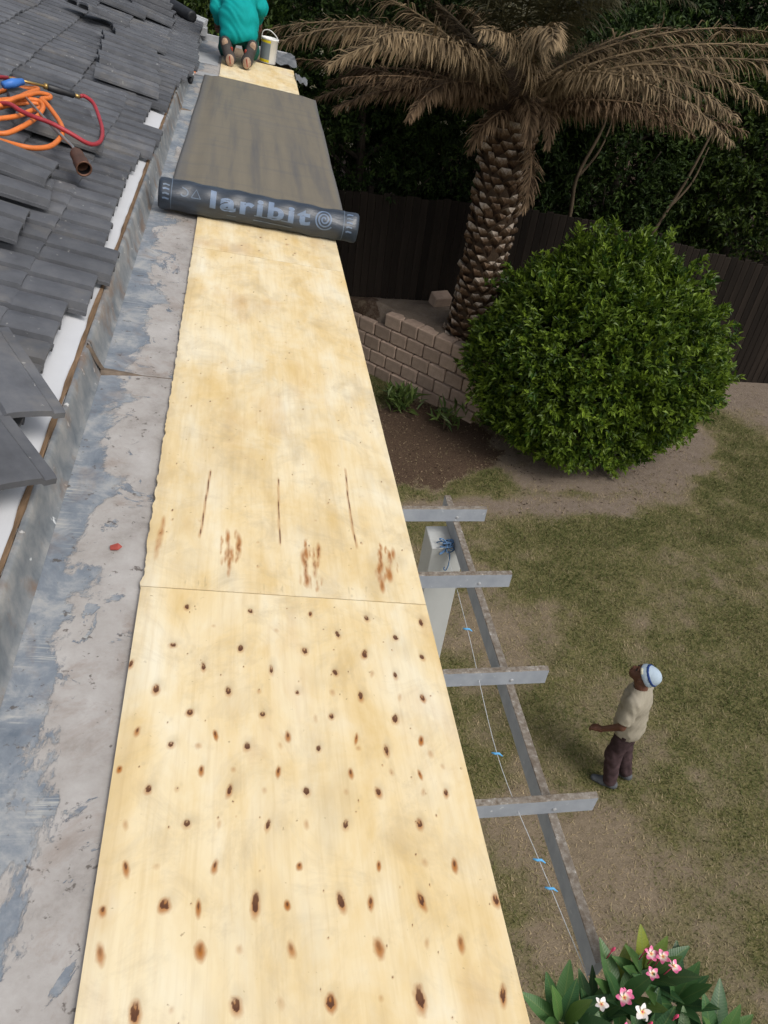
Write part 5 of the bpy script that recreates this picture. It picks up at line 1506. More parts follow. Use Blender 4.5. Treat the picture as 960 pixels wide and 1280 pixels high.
# blue cord knotted round the column head, string line with blue tags
mb = MB()
pts = []
for i in range(60):
    t = i / 59
    pts.append((1.80 + 0.05 * math.sin(t * 31) + 0.03 * math.sin(t * 71), 5.14 + 0.055 * math.cos(t * 37) + 0.02 * math.sin(t * 13), 2.50 + 0.035 * math.sin(t * 23) + 0.02 * math.cos(t * 53)))
pts += [(1.83, 5.10, 2.42), (1.835, 5.09, 2.30), (1.82, 5.085, 2.24), (1.80, 5.09, 2.25), (1.805, 5.10, 2.27)]
mb.tube(smooth_pts(pts, 3), 0.006, 5)
tag(mb.build('knotted_cord', 'blue_cord', None, True), 'tangle of blue cord tied at the head of the pergola column', 'cord')
st = empty('string_line', 'thin pale string with blue tags running along inside the pergola beam', 'string', (1.72, 5.1, 2.5))
SI = Matrix.Translation((-1.72, -5.1, -2.5))
SP = [(1.79, 5.10, 2.47), (1.68, 3.92, 2.70), (1.63, 2.81, 2.70), (1.70, 2.08, 2.70), (1.72, 1.91, 2.70), (1.78, 1.30, 2.72)]
mb = MB()
mb.tube(smooth_pts(SP, 8), 0.0024, 5)
mb.build('cord', 'pale_string', st, True, mtx=SI)
for p in SP[1:5]:
    mb = MB()
    x, y, z = p
    mb.tube([(x - 0.035, y + 0.012, z), (x - 0.01, y, z + 0.004), (x + 0.012, y, z + 0.004), (x + 0.035, y - 0.018, z - 0.003)], [0.005, 0.009, 0.008, 0.003], 6)
    mb.build('tag', 'blue_tape', st, True, mtx=SI)

# ------------------------------------------------------------------ raised bed, retaining wall, fence
WA = -0.824
wd_dir = Vector((math.cos(WA), math.sin(WA), 0))
wn_dir = Vector((math.sin(WA), -math.cos(WA), 0)) * -1      # pointing to the lawn
wn_dir = Vector((math.sin(WA), -math.cos(WA), 0))
if wn_dir.dot(Vector((0, -1, 0))) < 0:
    wn_dir = -wn_dir
W0 = Vector((2.091, 13.401, 1.25))
BW, BH, BD = 0.376, 0.257, 0.24


def block_mesh():
    """split-face block: bulged front, chamfered edges, recess in the top"""
    bm = bmesh.new()
    w_, h_, d_ = BW - 0.022, BH - 0.016, BD
    V = [bm.verts.new(p) for p in [(0, 0, 0), (w_, 0, 0), (w_, d_, 0), (0, d_, 0), (0, 0, h_), (w_, 0, h_), (w_, d_, h_), (0, d_, h_)]]
    for f in [(0, 3, 2, 1), (4, 5, 6, 7), (0, 1, 5, 4), (1, 2, 6, 5), (2, 3, 7, 6), (3, 0, 4, 7)]:
        bm.faces.new([V[i] for i in f])
    bmesh.ops.bevel(bm, geom=list(bm.edges), offset=0.014, segments=1, affect='EDGES')
    me = bpy.data.meshes.new('block')
    bm.to_mesh(me)
    bm.free()
    me.materials.append(MATS['retaining_block'])
    return me


BLOCK = block_mesh()
rwall = empty('retaining_wall', 'stepped retaining wall of tan concrete blocks at the foot of the palm', 'wall', (3.0, 12.3, 0))
RI = Matrix.Translation((-3.0, -12.3, 0))
WR = Matrix.Rotation(WA, 4, 'Z')
for r in range(6):
    off = [1.5, 0.0, 0.5, 0.0, 0.5, 0.0][r]
    k = (off if r == 0 else off - 1)
    while k < 7.3 + 0.03 * r:
        p = W0 + wd_dir * (BW * k) + Vector((0, 0, -BH * (r + 1))) + wn_dir * (0.03 * r + random.uniform(-0.008, 0.008))
        ob('block', BLOCK, rwall, mtx=RI @ Matrix.Translation(p) @ WR @ Matrix.Rotation(random.gauss(0, 0.015), 4, 'Z'))
        k += 1
# the return behind the shrub
c0 = W0 + wd_dir * (BW * 7.75)
RA = R(58)
r_dir = Vector((math.cos(RA), math.sin(RA), 0))
for r in range(5):
    for k in range(5):
        p = c0 + r_dir * (BW * (k + 0.5 * (r % 2))) + Vector((0, 0, -BH * (r + 1)))
        ob('block', BLOCK, rwall, mtx=RI @ Matrix.Translation(p) @ Matrix.Rotation(RA, 4, 'Z'))
o = ob('block', BLOCK, mtx=Matrix.Translation((3.42, 13.30, 1.215)) @ Matrix.Rotation(0.3, 4, 'Z') @ Matrix.Rotation(0.25, 4, 'X'))
o.name = 'loose_block'
tag(o, 'single loose block lying on the raised bed behind the palm', 'block')

# bed soil
pa = W0 + wd_dir * (BW * -1.0) - wn_dir * 0.06
pb = W0 + wd_dir * (BW * 7.6) - wn_dir * 0.10
pc = c0 + r_dir * (BW * 5.5)
bed = []
nb_ = 40
for i in range(nb_ + 1):
    t = i / nb_
    a = pa.lerp(pb, t)
    for j in range(21):
        q = j / 20
        b = Vector((1.2, 13.9, 1.2)).lerp(Vector((pc.x, 13.75, 1.2)), t)
        p = a.lerp(b, q)
        p.z = 1.13 + 0.14 * float(fbm(np.array([p.x * 2.1]), np.array([p.y * 2.1]), 13)[0]) + 0.05 * math.sin(q * 3)
        if t < 0.31:
            p.z = min(p.z, 0.955 + 0.9 * max(0, q - 0.06) + 0.03 * float(fbm(np.array([p.x * 5.1]), np.array([p.y * 5.1]), 14)[0]))
        bed.append(tuple(p))
Fb = [(i * 21 + j, (i + 1) * 21 + j, (i + 1) * 21 + j + 1, i * 21 + j + 1) for i in range(nb_) for j in range(20)]
bz = np.zeros((len(bed), 4))
bz[:, 1] = [float(0.9 if 2.2 < p[0] < 4.2 else 0.3) for p in bed]
bz[:, 2] = [float(0.6 if p[0] < 2.4 else 0.1) for p in bed]
bz[:, 3] = 1
tag(ob('planting_bed', mesh_np('planting_bed', bed, np.array(Fb), 'lawn_ground', True, {'zone': bz})), kind='structure')

fence = empty('fence', 'tall dark timber board fence along the back of the lawn', 'fence', (6.0, 13.7, 0))
FI = Matrix.Translation((-6.0, -13.7, 0))
fa, fb_ = Vector((-0.6, 13.98, 0)), Vector((13.0, 12.98, 0))
fl = (fb_ - fa).length
fd = (fb_ - fa).normalized()
fang = math.atan2(fd.y, fd.x)
mbx = MB()
mbx.box((0, 0, 0), (0.128, 0.022, 1.0))
BOARD = mbx.mesh('board', 'fence_wood', bevel=0.004)
n_b = int(fl / 0.134)
for i in range(n_b):
    p = fa + fd * (0.134 * i)
    top = float(np.interp(p.x, [-1, 5.4, 10.2, 13], [3.13, 3.05, 2.38, 2.3])) + random.gauss(0, 0.015)
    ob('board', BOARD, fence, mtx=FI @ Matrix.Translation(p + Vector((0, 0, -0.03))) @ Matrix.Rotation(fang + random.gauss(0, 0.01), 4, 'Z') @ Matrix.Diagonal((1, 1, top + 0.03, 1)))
for zt in (-0.25, -1.1):
    for i in range(5):
        mb = MB()
        a, b = fa + fd * (fl / 5 * i), fa + fd * (fl / 5 * (i + 1) - 0.01)
        za = float(np.interp(a.x, [-1, 5.4, 10.2, 13], [3.13, 3.05, 2.38, 2.3])) + zt
        zb = float(np.interp(b.x, [-1, 5.4, 10.2, 13], [3.13, 3.05, 2.38, 2.3])) + zt
        nrm_ = Vector((-fd.y, fd.x, 0)) * 0.026
        V = []
        for p, z in ((a, za), (b, zb)):
            for dy, dz in ((0.0, 0), (0.045, 0), (0.045, 0.09), (0.0, 0.09)):
                q = p + Vector((-fd.y, fd.x, 0)) * (0.026 + dy)
                V.append((q.x, q.y, z + dz))
        mb.add(V, [(0, 1, 5, 4), (1, 2, 6, 5), (2, 3, 7, 6), (3, 0, 4, 7), (0, 3, 2, 1), (4, 5, 6, 7)])
        mb.build('rail', 'fence_wood', fence, mtx=FI)
for i in range(6):
    p = fa + fd * (fl / 5 * i * 0.999)
    top = float(np.interp(p.x, [-1, 5.4, 10.2, 13], [3.13, 3.05, 2.38, 2.3]))
    mb = MB()
    q = p + Vector((-fd.y, fd.x, 0)) * 0.13
    mb.tube([(q.x, q.y, -0.1), (q.x, q.y, top + 0.08)], 0.05, 8)
    mb.build('post', 'fence_wood', fence, mtx=FI)


# ------------------------------------------------------------------ foliage
def leaf_quads(C, D, U, L, W, fold=0.25):
    """folded leaf blades: base C, along D, upper side U, length L, width W (all arrays)"""
    Sd = np.cross(D, U)
    Sd /= np.linalg.norm(Sd, axis=1)[:, None] + 1e-9
    Un = np.cross(Sd, D)
    n = len(C)
    V = np.zeros((n, 4, 3))
    mid = C + D * (L * 0.45)[:, None]
    V[:, 0] = C
    V[:, 1] = mid + Sd * (W * 0.5)[:, None] + Un * (W * fold)[:, None]
    V[:, 2] = C + D * L[:, None] - Un * (L * 0.12)[:, None]
    V[:, 3] = mid - Sd * (W * 0.5)[:, None] + Un * (W * fold)[:, None]
    F = np.arange(n * 4).reshape(n, 4)
    F = np.concatenate([F[:, [0, 1, 2]], F[:, [0, 2, 3]]])
    return V.reshape(-1, 3), F


def unit(a):
    return a / (np.linalg.norm(a, axis=1)[:, None] + 1e-9)


def sprigs(rng, tips, dirs, n_leaf, size, spread, length, up=0.3):
    """leaves set round the last stretch of many twigs"""
    n = len(tips)
    t = rng.random((n, n_leaf)) ** 0.8
    C = tips[:, None, :] - dirs[:, None, :] * (t * length)[..., None]
    rnd = rng.normal(size=(n, n_leaf, 3))
    D = unit((dirs[:, None, :] * (0.9 - 0.6 * t)[..., None] + rnd * spread).reshape(-1, 3) + np.array([0, 0, up * 0.3]))
    U = unit(rng.normal(size=(n * n_leaf, 3)) * 0.35 + np.array([0, 0, 1.0]) + np.repeat(dirs, n_leaf, 0) * 0.5)
    L = size * rng.uniform(0.65, 1.25, n * n_leaf)
    C = C.reshape(-1, 3) + rng.normal(size=(n * n_leaf, 3)) * 0.02
    V, F = leaf_quads(C, D, U, L, L * rng.uniform(0.36, 0.5, n * n_leaf))
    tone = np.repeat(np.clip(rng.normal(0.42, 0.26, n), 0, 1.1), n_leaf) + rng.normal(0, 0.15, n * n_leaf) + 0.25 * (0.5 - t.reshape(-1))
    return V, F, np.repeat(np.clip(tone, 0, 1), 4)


def branch_tree(rng, base, top, spread, n_limb, r0, n=7):
    """trunk and limbs as one bark mesh"""
    m = MB()
    base, top = np.array(base, float), np.array(top, float)
    mid = (base + top) / 2 + rng.normal(0, 0.12, 3) * [1, 1, 0]
    tr = smooth_pts([base - [0, 0, 0.15], base + (mid - base) * 0.5, mid, top], 5)
    m.tube(tr, np.linspace(r0, r0 * 0.35, len(tr)), n)
    for i in range(n_limb):
        t = rng.uniform(0.30, 0.95)
        s = tr[int(t * (len(tr) - 1))]
        a = rng.uniform(0, 2 * np.pi)
        e = s + np.array([math.cos(a) * spread[0], math.sin(a) * spread[1], spread[2] * rng.uniform(0.3, 1.0)]) * rng.uniform(0.55, 0.95)
        k = (s + e) / 2 + np.array([0, 0, -0.15])
        lp = smooth_pts([s, k, e], 5)
        m.tube(lp, np.linspace(r0 * 0.42 * (1.1 - t * 0.5), r0 * 0.07, len(lp)), 6)
    return m


# --- the round shrub
rng = np.random.default_rng(3)
bush = empty('shrub', 'big rounded glossy green shrub in front of the fence', 'shrub', (5.71, 10.88, 0))
BI = Matrix.Translation((-5.71, -10.88, 0))
bc, br = np.array([5.71, 10.88, 1.52]), np.array([1.93, 1.66, 1.90])


def bush_r(d):
    th, ph = np.arctan2(d[:, 1], d[:, 0]), d[:, 2]
    taper = 1.04 - 0.20 * np.clip(ph - 0.15, 0, 1) * (1 - np.clip(ph - 0.8, 0, 1) * 5 * 0.9)
    return taper * (1 + 0.34 * (fbm(th * 1.9 + 20, ph * 3.1 + 8, 2) - 0.5) + 0.22 * (fbm(th * 5 + 40, ph * 8 + 3, 6) - 0.5))


n_s = 5800
d = unit(rng.normal(size=(n_s, 3)))
d[:, 2] = np.where(d[:, 2] < -0.7, -d[:, 2], d[:, 2])
tips = bc + d * br * (bush_r(d) * rng.uniform(0.88, 1.06, n_s))[:, None]
d2 = unit(d / br * 1.5 + np.array([0, 0, 0.35]) + rng.normal(size=(n_s, 3)) * 0.25)
ok = tips[:, 2] > 0.10
V1, F1, A1 = sprigs(rng, tips[ok], d2[ok], 13, 0.104, 0.45, 0.19)
# a few shoots that break the outline
sh_d = unit(np.array([[0.05, -0.1, 1.0], [0.10, 0.1, 1.0], [1.0, -0.3, 0.42], [0.95, -0.1, 0.52], [0.6, 0, 0.9], [0.8, 0.1, 0.75], [-0.3, 0, 1.0], [-0.7, -0.2, 0.75]]))
sh_d = np.concatenate([sh_d, unit(rng.normal(size=(26, 3)) * [1, 1, 0.5] + [0.1, -0.4, 0.5])])
st_ = np.repeat(bc + sh_d * br * 1.00, 9, 0) + np.repeat(sh_d, 9, 0) * rng.uniform(0, 0.28, (len(sh_d) * 9, 1)) + rng.normal(size=(len(sh_d) * 9, 3)) * 0.06
V2, F2, A2 = sprigs(rng, st_, np.repeat(sh_d, 9, 0), 10, 0.12, 0.5, 0.15)
# deeper leaves that close the view into the crown
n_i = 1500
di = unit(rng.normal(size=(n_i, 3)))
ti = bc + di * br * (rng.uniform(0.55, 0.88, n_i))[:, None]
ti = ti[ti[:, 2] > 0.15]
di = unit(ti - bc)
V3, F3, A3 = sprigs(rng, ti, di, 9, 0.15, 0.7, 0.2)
V = np.concatenate([V1, V2, V3])
F = np.concatenate([F1, F2 + len(V1), F3 + len(V1) + len(V2)])
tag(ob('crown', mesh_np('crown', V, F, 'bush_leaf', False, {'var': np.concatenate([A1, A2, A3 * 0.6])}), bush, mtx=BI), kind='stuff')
m = branch_tree(rng, (5.71, 10.88, 0), (5.71, 10.88, 2.4), (1.5, 1.3, 0.8), 22, 0.09)
m.build('trunk', 'shrub_wood', bush, True, mtx=BI)


# --- trees beyond the fence
def tree(name, label, base, h_crown, rad, n_clump, leaf, mat, seed, size=0.11, blossom=0):
    rng = np.random.default_rng(seed)
    t = empty(name, label, 'tree', (base[0], base[1], 0), group='trees beyond the fence')
    ti = Matrix.Translation((-base[0], -base[1], 0))
    c = np.array([base[0], base[1], h_crown])
    rad = np.array(rad)
    m = branch_tree(rng, (base[0], base[1], 0), (base[0] + rng.normal(0, .2), base[1], h_crown + rad[2] * 0.4), tuple(rad * 0.85), 16, 0.16)
    m.build('trunk', 'bark', t, True, mtx=ti)
    d = unit(rng.normal(size=(n_clump, 3)))
    rr = rng.uniform(0.45, 1.0, n_clump) ** 0.5
    cl = c + d * rad * rr[:, None] * (0.85 + 0.35 * (fbm(np.arctan2(d[:, 1], d[:, 0]) * 2 + seed, d[:, 2] * 3 + seed, seed) - 0.2))[:, None]
    cl = cl[cl[:, 2] > 0.9]
    k = 16
    tips = np.repeat(cl, k, 0) + rng.normal(size=(len(cl) * k, 3)) * np.array([0.26, 0.26, 0.17])
    dirs = unit(np.repeat(unit(cl - c), k, 0) + rng.normal(size=(len(cl) * k, 3)) * 0.6 + np.array([0, 0, 0.1]))
    V, F, A = sprigs(rng, tips, dirs, leaf, size, 0.6, 0.2)
    o = ob('crown', mesh_np('crown', V, F, mat, False, {'var': A}), t, mtx=ti)
    tag(o, kind='stuff')
    if blossom:
        # pale flower heads on the outer twigs that face the house
        sel = tips[(tips[:, 1] < c[1] - rad[1] * 0.30) & (tips[:, 0] < c[0] + rad[0])]
        sel = sel[rng.permutation(len(sel))[:blossom]] + np.array([0, -0.12, 0.02])
        VV, FF, AA = sprigs(rng, sel, unit(rng.normal(size=(len(sel), 3)) + np.array([0, -1, 0.6])), 9, 0.045, 0.9, 0.03)
        tag(ob('blossom', mesh_np('blossom', VV, FF, 'blossom', False, {'var': AA}), t, mtx=ti), kind='stuff')


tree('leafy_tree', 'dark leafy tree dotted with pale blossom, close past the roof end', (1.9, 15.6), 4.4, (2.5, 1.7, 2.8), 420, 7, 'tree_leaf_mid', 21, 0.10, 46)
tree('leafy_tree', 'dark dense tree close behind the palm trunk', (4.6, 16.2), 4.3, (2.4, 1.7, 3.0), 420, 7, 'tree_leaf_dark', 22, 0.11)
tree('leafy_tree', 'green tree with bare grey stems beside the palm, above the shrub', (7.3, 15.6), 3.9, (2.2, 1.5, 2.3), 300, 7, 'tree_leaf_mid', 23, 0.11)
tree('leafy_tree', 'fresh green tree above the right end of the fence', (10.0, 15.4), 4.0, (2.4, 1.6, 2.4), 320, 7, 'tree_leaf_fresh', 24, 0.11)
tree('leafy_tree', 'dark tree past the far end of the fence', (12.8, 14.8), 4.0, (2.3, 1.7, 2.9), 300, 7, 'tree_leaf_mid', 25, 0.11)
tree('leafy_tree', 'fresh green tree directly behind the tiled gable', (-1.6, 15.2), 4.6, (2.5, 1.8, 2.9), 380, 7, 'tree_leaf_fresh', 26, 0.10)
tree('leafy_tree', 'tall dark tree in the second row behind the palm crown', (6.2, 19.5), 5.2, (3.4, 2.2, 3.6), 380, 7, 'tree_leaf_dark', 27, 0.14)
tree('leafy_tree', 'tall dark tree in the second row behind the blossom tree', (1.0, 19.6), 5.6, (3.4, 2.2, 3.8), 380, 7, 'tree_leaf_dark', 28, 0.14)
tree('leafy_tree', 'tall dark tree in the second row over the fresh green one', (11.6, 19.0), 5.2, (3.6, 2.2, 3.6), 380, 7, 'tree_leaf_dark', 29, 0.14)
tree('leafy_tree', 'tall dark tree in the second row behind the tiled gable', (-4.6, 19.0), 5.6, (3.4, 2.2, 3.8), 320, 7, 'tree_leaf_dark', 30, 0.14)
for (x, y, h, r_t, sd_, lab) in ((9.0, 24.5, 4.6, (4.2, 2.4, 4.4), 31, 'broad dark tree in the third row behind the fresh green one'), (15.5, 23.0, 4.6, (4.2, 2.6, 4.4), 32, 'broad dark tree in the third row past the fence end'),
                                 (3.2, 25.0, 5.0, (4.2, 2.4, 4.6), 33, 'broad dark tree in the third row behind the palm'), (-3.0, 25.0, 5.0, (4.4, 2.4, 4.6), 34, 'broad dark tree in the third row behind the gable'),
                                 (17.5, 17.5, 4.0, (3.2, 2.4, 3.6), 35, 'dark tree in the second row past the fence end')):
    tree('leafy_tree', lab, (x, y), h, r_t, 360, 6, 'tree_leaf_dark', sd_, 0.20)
# bare stems seen in front of the dark trees
for (pts, lab) in (([(6.0, 14.2, 0.0), (6.05, 14.3, 2.6), (5.95, 14.2, 3.5), (6.25, 14.3, 4.4), (6.2, 14.3, 5.2)], 'thin bare grey stem rising behind the fence beside the palm'),
                   ([(7.6, 14.1, 0.0), (7.7, 14.2, 2.2), (8.1, 14.2, 3.6), (8.4, 14.3, 4.7)], 'thin bare brown stem leaning over the fence above the shrub')):
    mb = MB()
    P = smooth_pts(pts, 5)
    mb.tube(P, np.linspace(0.05, 0.018, len(P)), 7)
    j = len(P) // 2
    mb.tube(smooth_pts([P[j], P[j] + np.array([0.3, 0, 0.5]), P[j] + np.array([0.45, 0.1, 1.1])], 4), np.linspace(0.028, 0.010, 9), 6)
    tag(mb.build('bare_sapling', 'shrub_wood', None, True), lab, 'sapling')

# --- palm
rng = np.random.default_rng(8)
PB = (3.95, 12.40, 1.2)
palm = empty('palm_tree', 'date palm with scaly trunk and drooping brown dead fronds', 'palm tree', PB)
mb = MB()


def pr(z):
    """trunk radius, measured up from the bed"""
    return float(np.interp(z, [0, 0.35, 1.2, 2.4, 3.1, 3.6, 4.2], [0.46, 0.40, 0.365, 0.36, 0.40, 0.44, 0.30]))


zz = np.linspace(-0.25, 4.2, 26)
mb.lathe([(pr(z) - 0.035, z) for z in zz], 20)
mb.build('trunk', 'trunk_fibre', palm, True)


def scale_mesh():
    """a cut leaf base: thick lozenge that juts out and up, pale cut face on its tip"""
    V = [(-0.120, -0.02, 0.03), (0.120, -0.02, 0.03), (0.0, -0.01, -0.085), (0.0, -0.035, 0.05),
         (-0.066, 0.080, 0.135), (0.066, 0.080, 0.135), (0.0, 0.112, 0.070), (0.0, 0.062, 0.128)]
    F = [(0, 2, 6, 4), (2, 1, 5, 6), (4, 6, 7), (6, 5, 7), (0, 4, 7, 3), (3, 7, 5, 1)]
    me = bpy.data.meshes.new('leaf_base')
    me.from_pydata(V, [], F)
    me.materials.append(MATS['leaf_scar'])
    return me


SCALE = scale_mesh()
row, n_sc = 0, 0
z = -0.05
while z < 3.55 and n_sc < 300:
    per = 11
    for k in range(per):
        a = 2 * math.pi * (k + 0.5 * (row % 2) + 0.07 * row) / per + random.gauss(0, 0.04)
        r = pr(z) - 0.045
        zz_ = z + random.gauss(0, 0.018)
        tilt = Matrix.Rotation(random.gauss(0.04, 0.16), 4, 'X') @ Matrix.Rotation(random.gauss(0, 0.10), 4, 'Y')
        s = random.uniform(0.72, 1.12)
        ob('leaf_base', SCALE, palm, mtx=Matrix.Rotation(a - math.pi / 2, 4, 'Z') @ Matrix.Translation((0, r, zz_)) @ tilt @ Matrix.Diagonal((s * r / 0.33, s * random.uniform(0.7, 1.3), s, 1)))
        n_sc += 1
    z += 0.134
    row += 1


def frond_mesh(L, e0, bend, seed, mat, leaf_len=0.42, n=80, ragged=0.25, hang=0.6, twist=0.0):
    """a feather frond leaving the origin along +x, elevation e0, curving down by bend radians over its length"""
    rng = np.random.default_rng(seed)
    m = 28
    t = np.linspace(0, 1, m)
    el = e0 - bend * t ** 1.25
    dx = np.cos(el) * L / (m - 1)
    dz = np.sin(el) * L / (m - 1)
    sw = 0.12 * L * rng.normal() * t ** 2 + 0.02 * L * np.sin(t * 7 + seed)
    P = np.stack([np.concatenate([[0], np.cumsum(dx[:-1])]), sw, np.concatenate([[0], np.cumsum(dz[:-1])])], 1)
    Vr, Fr = tube_np(P, np.interp(t, [0, 0.1, 1], [0.045, 0.022, 0.004]), 5)
    Vr = np.array(Vr)
    Fr = np.array(Fr)
    V, F, A = [Vr], [Fr], [np.full(len(Vr), 0.75)]
    off = len(Vr)
    T = unit(np.gradient(P, axis=0))
    tt = np.linspace(0.10, 0.995, n)
    quads, verts, tone = [], [], []
    gap = rng.random(40)
    for sgn in (-1, 1):
        for q in tt:
            q2 = min(0.999, max(0.08, q + rng.normal(0, 0.006)))
            f = q2 * (m - 1)
            i = int(f)
            p = P[i] * (1 - (f - i)) + P[min(i + 1, m - 1)] * (f - i)
            tg = T[i]
            sd = np.cross(tg, [0, 0, 1.0])
            sd /= np.linalg.norm(sd) + 1e-9
            up = np.cross(sd, tg)
            fw = 0.55 + 0.7 * q2 + rng.normal(0, ragged * 0.5)
            lift_ = 0.25 - hang * rng.uniform(0.3, 1.3)
            dirv = tg * fw + sd * sgn * (0.9 - 0.25 * q2 + rng.normal(0, ragged * 0.4)) + up * (0.2 + rng.normal(0, ragged)) + np.array([0, 0, lift_ - 0.2])
            dirv /= np.linalg.norm(dirv)
            if gap[int(q2 * 39)] < 0.16 * ragged / 0.4 and q2 < 0.93:
                continue
            ll = leaf_len * math.sin(math.pi * min(1, 0.14 + 0.80 * q2)) ** 0.6 * rng.uniform(0.7, 1.1)
            d2 = dirv + np.array([0, 0, -hang * 0.9]) + rng.normal(0, 0.1, 3)
            d2 /= np.linalg.norm(d2)
            wv = np.cross(dirv, up)
            wv /= np.linalg.norm(wv) + 1e-9
            w_ = 0.011 * rng.uniform(0.6, 1.3)
            p1 = p + dirv * ll * 0.5
            p2 = p1 + d2 * ll * 0.5
            b0 = len(verts)
            verts += [p - wv * w_ * 0.6, p + wv * w_ * 0.6, p1 + wv * w_, p1 - wv * w_, p2]
            quads.append((b0, b0 + 1, b0 + 2, b0 + 3))
            quads.append((b0 + 3, b0 + 2, b0 + 4, b0 + 4))
            c_ = float(np.clip(rng.normal(0.5, 0.22), 0, 1))
            tone += [c_ * 0.45, c_ * 0.45, c_ * 0.9, c_ * 0.9, min(1, c_ + 0.25)]
    verts = np.array(verts)
    q4 = np.array([q for q in quads if q[2] != q[3]]) + off
    t3 = np.array([q[:3] for q in quads if q[2] == q[3]]) + off
    V = np.concatenate([Vr, verts])
    return mesh_np('frond', V, [Fr, q4, t3], mat, False, {'var': np.concatenate([np.full(len(Vr), 0.7), np.array(tone)])})


def frond(me, az, z, rr=0.22, roll_=0.0, scale=1.0):
    m = Matrix.Rotation(az, 4, 'Z') @ Matrix.Translation((rr, 0, z)) @ Matrix.Rotation(roll_, 4, 'X') @ Matrix.Scale(scale, 4)
    return ob('frond', me, palm, mtx=m)


# dead skirt, seen in the photograph from above: azimuth 180 = towards the house, 270 = towards the viewer
dead_far = [frond_mesh(2.9, R(14 + 3.0 * (i % 4)), R(20 + 5 * i), 100 + i, 'frond_dead', 0.36, 250, 0.45, 0.75) for i in range(8)]
dead_short = [frond_mesh(1.15, R(28), R(110), 110 + i, 'frond_dead', 0.36, 120, 0.45, 0.9) for i in range(3)]
dead_hang = [frond_mesh(1.15, R(-25), R(60), 120 + i, 'frond_dead', 0.34, 100, 0.35, 0.5) for i in range(2)]
old_far = [frond_mesh(3.6, R(26 + 4 * (i % 3)), R(30 + 6 * i), 150 + i, 'frond_old', 0.42, 260, 0.40, 0.75) for i in range(6)]
green_up = [frond_mesh(4.2, R(62), R(80), 140 + i, 'frond_green', 0.60, 130, 0.2, 0.6) for i in range(3)]
for i, (az, z_, k) in enumerate([(185, 3.66, 5), (342, 3.72, 4), (2, 3.74, 6), (20, 3.68, 7), (160, 3.7, 6), (210, 3.8, 4), (172, 3.58, 0), (200, 3.70, 1), (150, 3.72, 2), (222, 3.78, 3), (335, 3.60, 1), (352, 3.66, 0), (12, 3.60, 2), (30, 3.70, 3), (-48, 3.72, 2), (60, 3.7, 1), (95, 3.65, 0), (125, 3.7, 3)]):
    frond(dead_far[(k + 4 * (i % 2)) % 8], R(az), z_, 0.25, random.gauss(0, 0.12), random.uniform(0.88, 1.08))
for i, (az, z_, k) in enumerate([(285, 3.72, 1), (238, 3.58, 2), (262, 3.80, 0)]):
    frond(dead_short[k], R(az), z_, 0.28, random.gauss(0, 0.2), random.uniform(0.9, 1.15))
for (az, z_, k) in [(292, 3.30, 0)]:
    frond(dead_hang[k], R(az), z_, 0.36, random.gauss(0, 0.2))
for i in range(19):
    az = 360 / 19 * i + random.uniform(-8, 8)
    frond(old_far[i % 6], R(az), 3.88 + random.uniform(-0.06, 0.08), 0.20, random.gauss(0, 0.15), random.uniform(0.9, 1.1))
for i in range(20):
    frond(green_up[i % 3], R(360 / 20 * i + random.uniform(-8, 8)), 4.12 + random.uniform(-0.05, 0.1), 0.10, random.gauss(0, 0.15), random.uniform(0.85, 1.05))
for i in range(8):
    frond(green_up[i % 3], R(45 * i + 20), 4.22, 0.05, 0.1, 0.6)

# --- two leafy clumps at the foot of the wall
for (x, y, n_l, L, lab) in ((2.66, 11.75, 120, 0.34, 'leafy green clump at the foot of the block wall, beside the plywood edge'),
                            (3.40, 11.15, 60, 0.30, 'small spiky green plant at the wall foot beside the big shrub')):
    rng = np.random.default_rng(int(x * 100))
    pt = empty('garden_plant', lab, 'plant', (x, y, 0))
    a = rng.uniform(0, 2 * np.pi, n_l)
    el = rng.uniform(0.25, 1.4, n_l)
    D = np.stack([np.cos(a) * np.cos(el), np.sin(a) * np.cos(el), np.sin(el)], 1)
    C = rng.normal(size=(n_l, 3)) * np.array([0.13, 0.13, 0.0]) + np.array([0, 0, 1]) * rng.uniform(0.0, 0.30, n_l)[:, None]
    LL = L * rng.uniform(0.6, 1.1, n_l)
    V, F = leaf_quads(C, D, np.tile([0, 0, 1.0], (n_l, 1)) + rng.normal(size=(n_l, 3)) * 0.2, LL, LL * 0.2)
    tag(ob('foliage', mesh_np('foliage', V, F, 'small_plant_leaf', False, {'var': np.repeat(rng.random(n_l), 4)}), pt), kind='stuff')
    mb = MB()
    for k in range(6):
        b = rng.normal(size=2) * 0.08
        mb.tube([(b[0], b[1], -0.03), (b[0] * 1.3, b[1] * 1.3, 0.28)], [0.012, 0.006], 5)
    mb.build('stem', 'shrub_wood', pt, True)

# --- frangipani by the pergola
rng = np.random.default_rng(17)
FB = (1.98, 0.95, 0.0)
fr = empty('frangipani', 'frangipani with long dark green leaves and pink and white flowers', 'shrub', FB)


def frang_leaf(Lf, Wf):
    n = 7
    V, F = [], []
    for i in range(n):
        t = i / (n - 1)
        w_ = Wf * (math.sin(math.pi * (0.06 + 0.92 * t ** 0.85)) ** 0.9) * 0.5
        x = Lf * t
        z_ = -0.10 * Lf * t * t
        V += [(x, -w_, z_ + 0.22 * w_), (x, 0, z_), (x, w_, z_ + 0.22 * w_)]
    for i in range(n - 1):
        for k in range(2):
            F.append((i * 3 + k, (i + 1) * 3 + k, (i + 1) * 3 + k + 1, i * 3 + k + 1))
    me = bpy.data.meshes.new('leaf')
    me.from_pydata(V, [], F)
    me.materials.append(MATS['frangipani_leaf'])
    for p in me.polygons:
        p.use_smooth = True
    return me


FL = [frang_leaf(0.27, 0.088), frang_leaf(0.235, 0.072), frang_leaf(0.29, 0.098)]


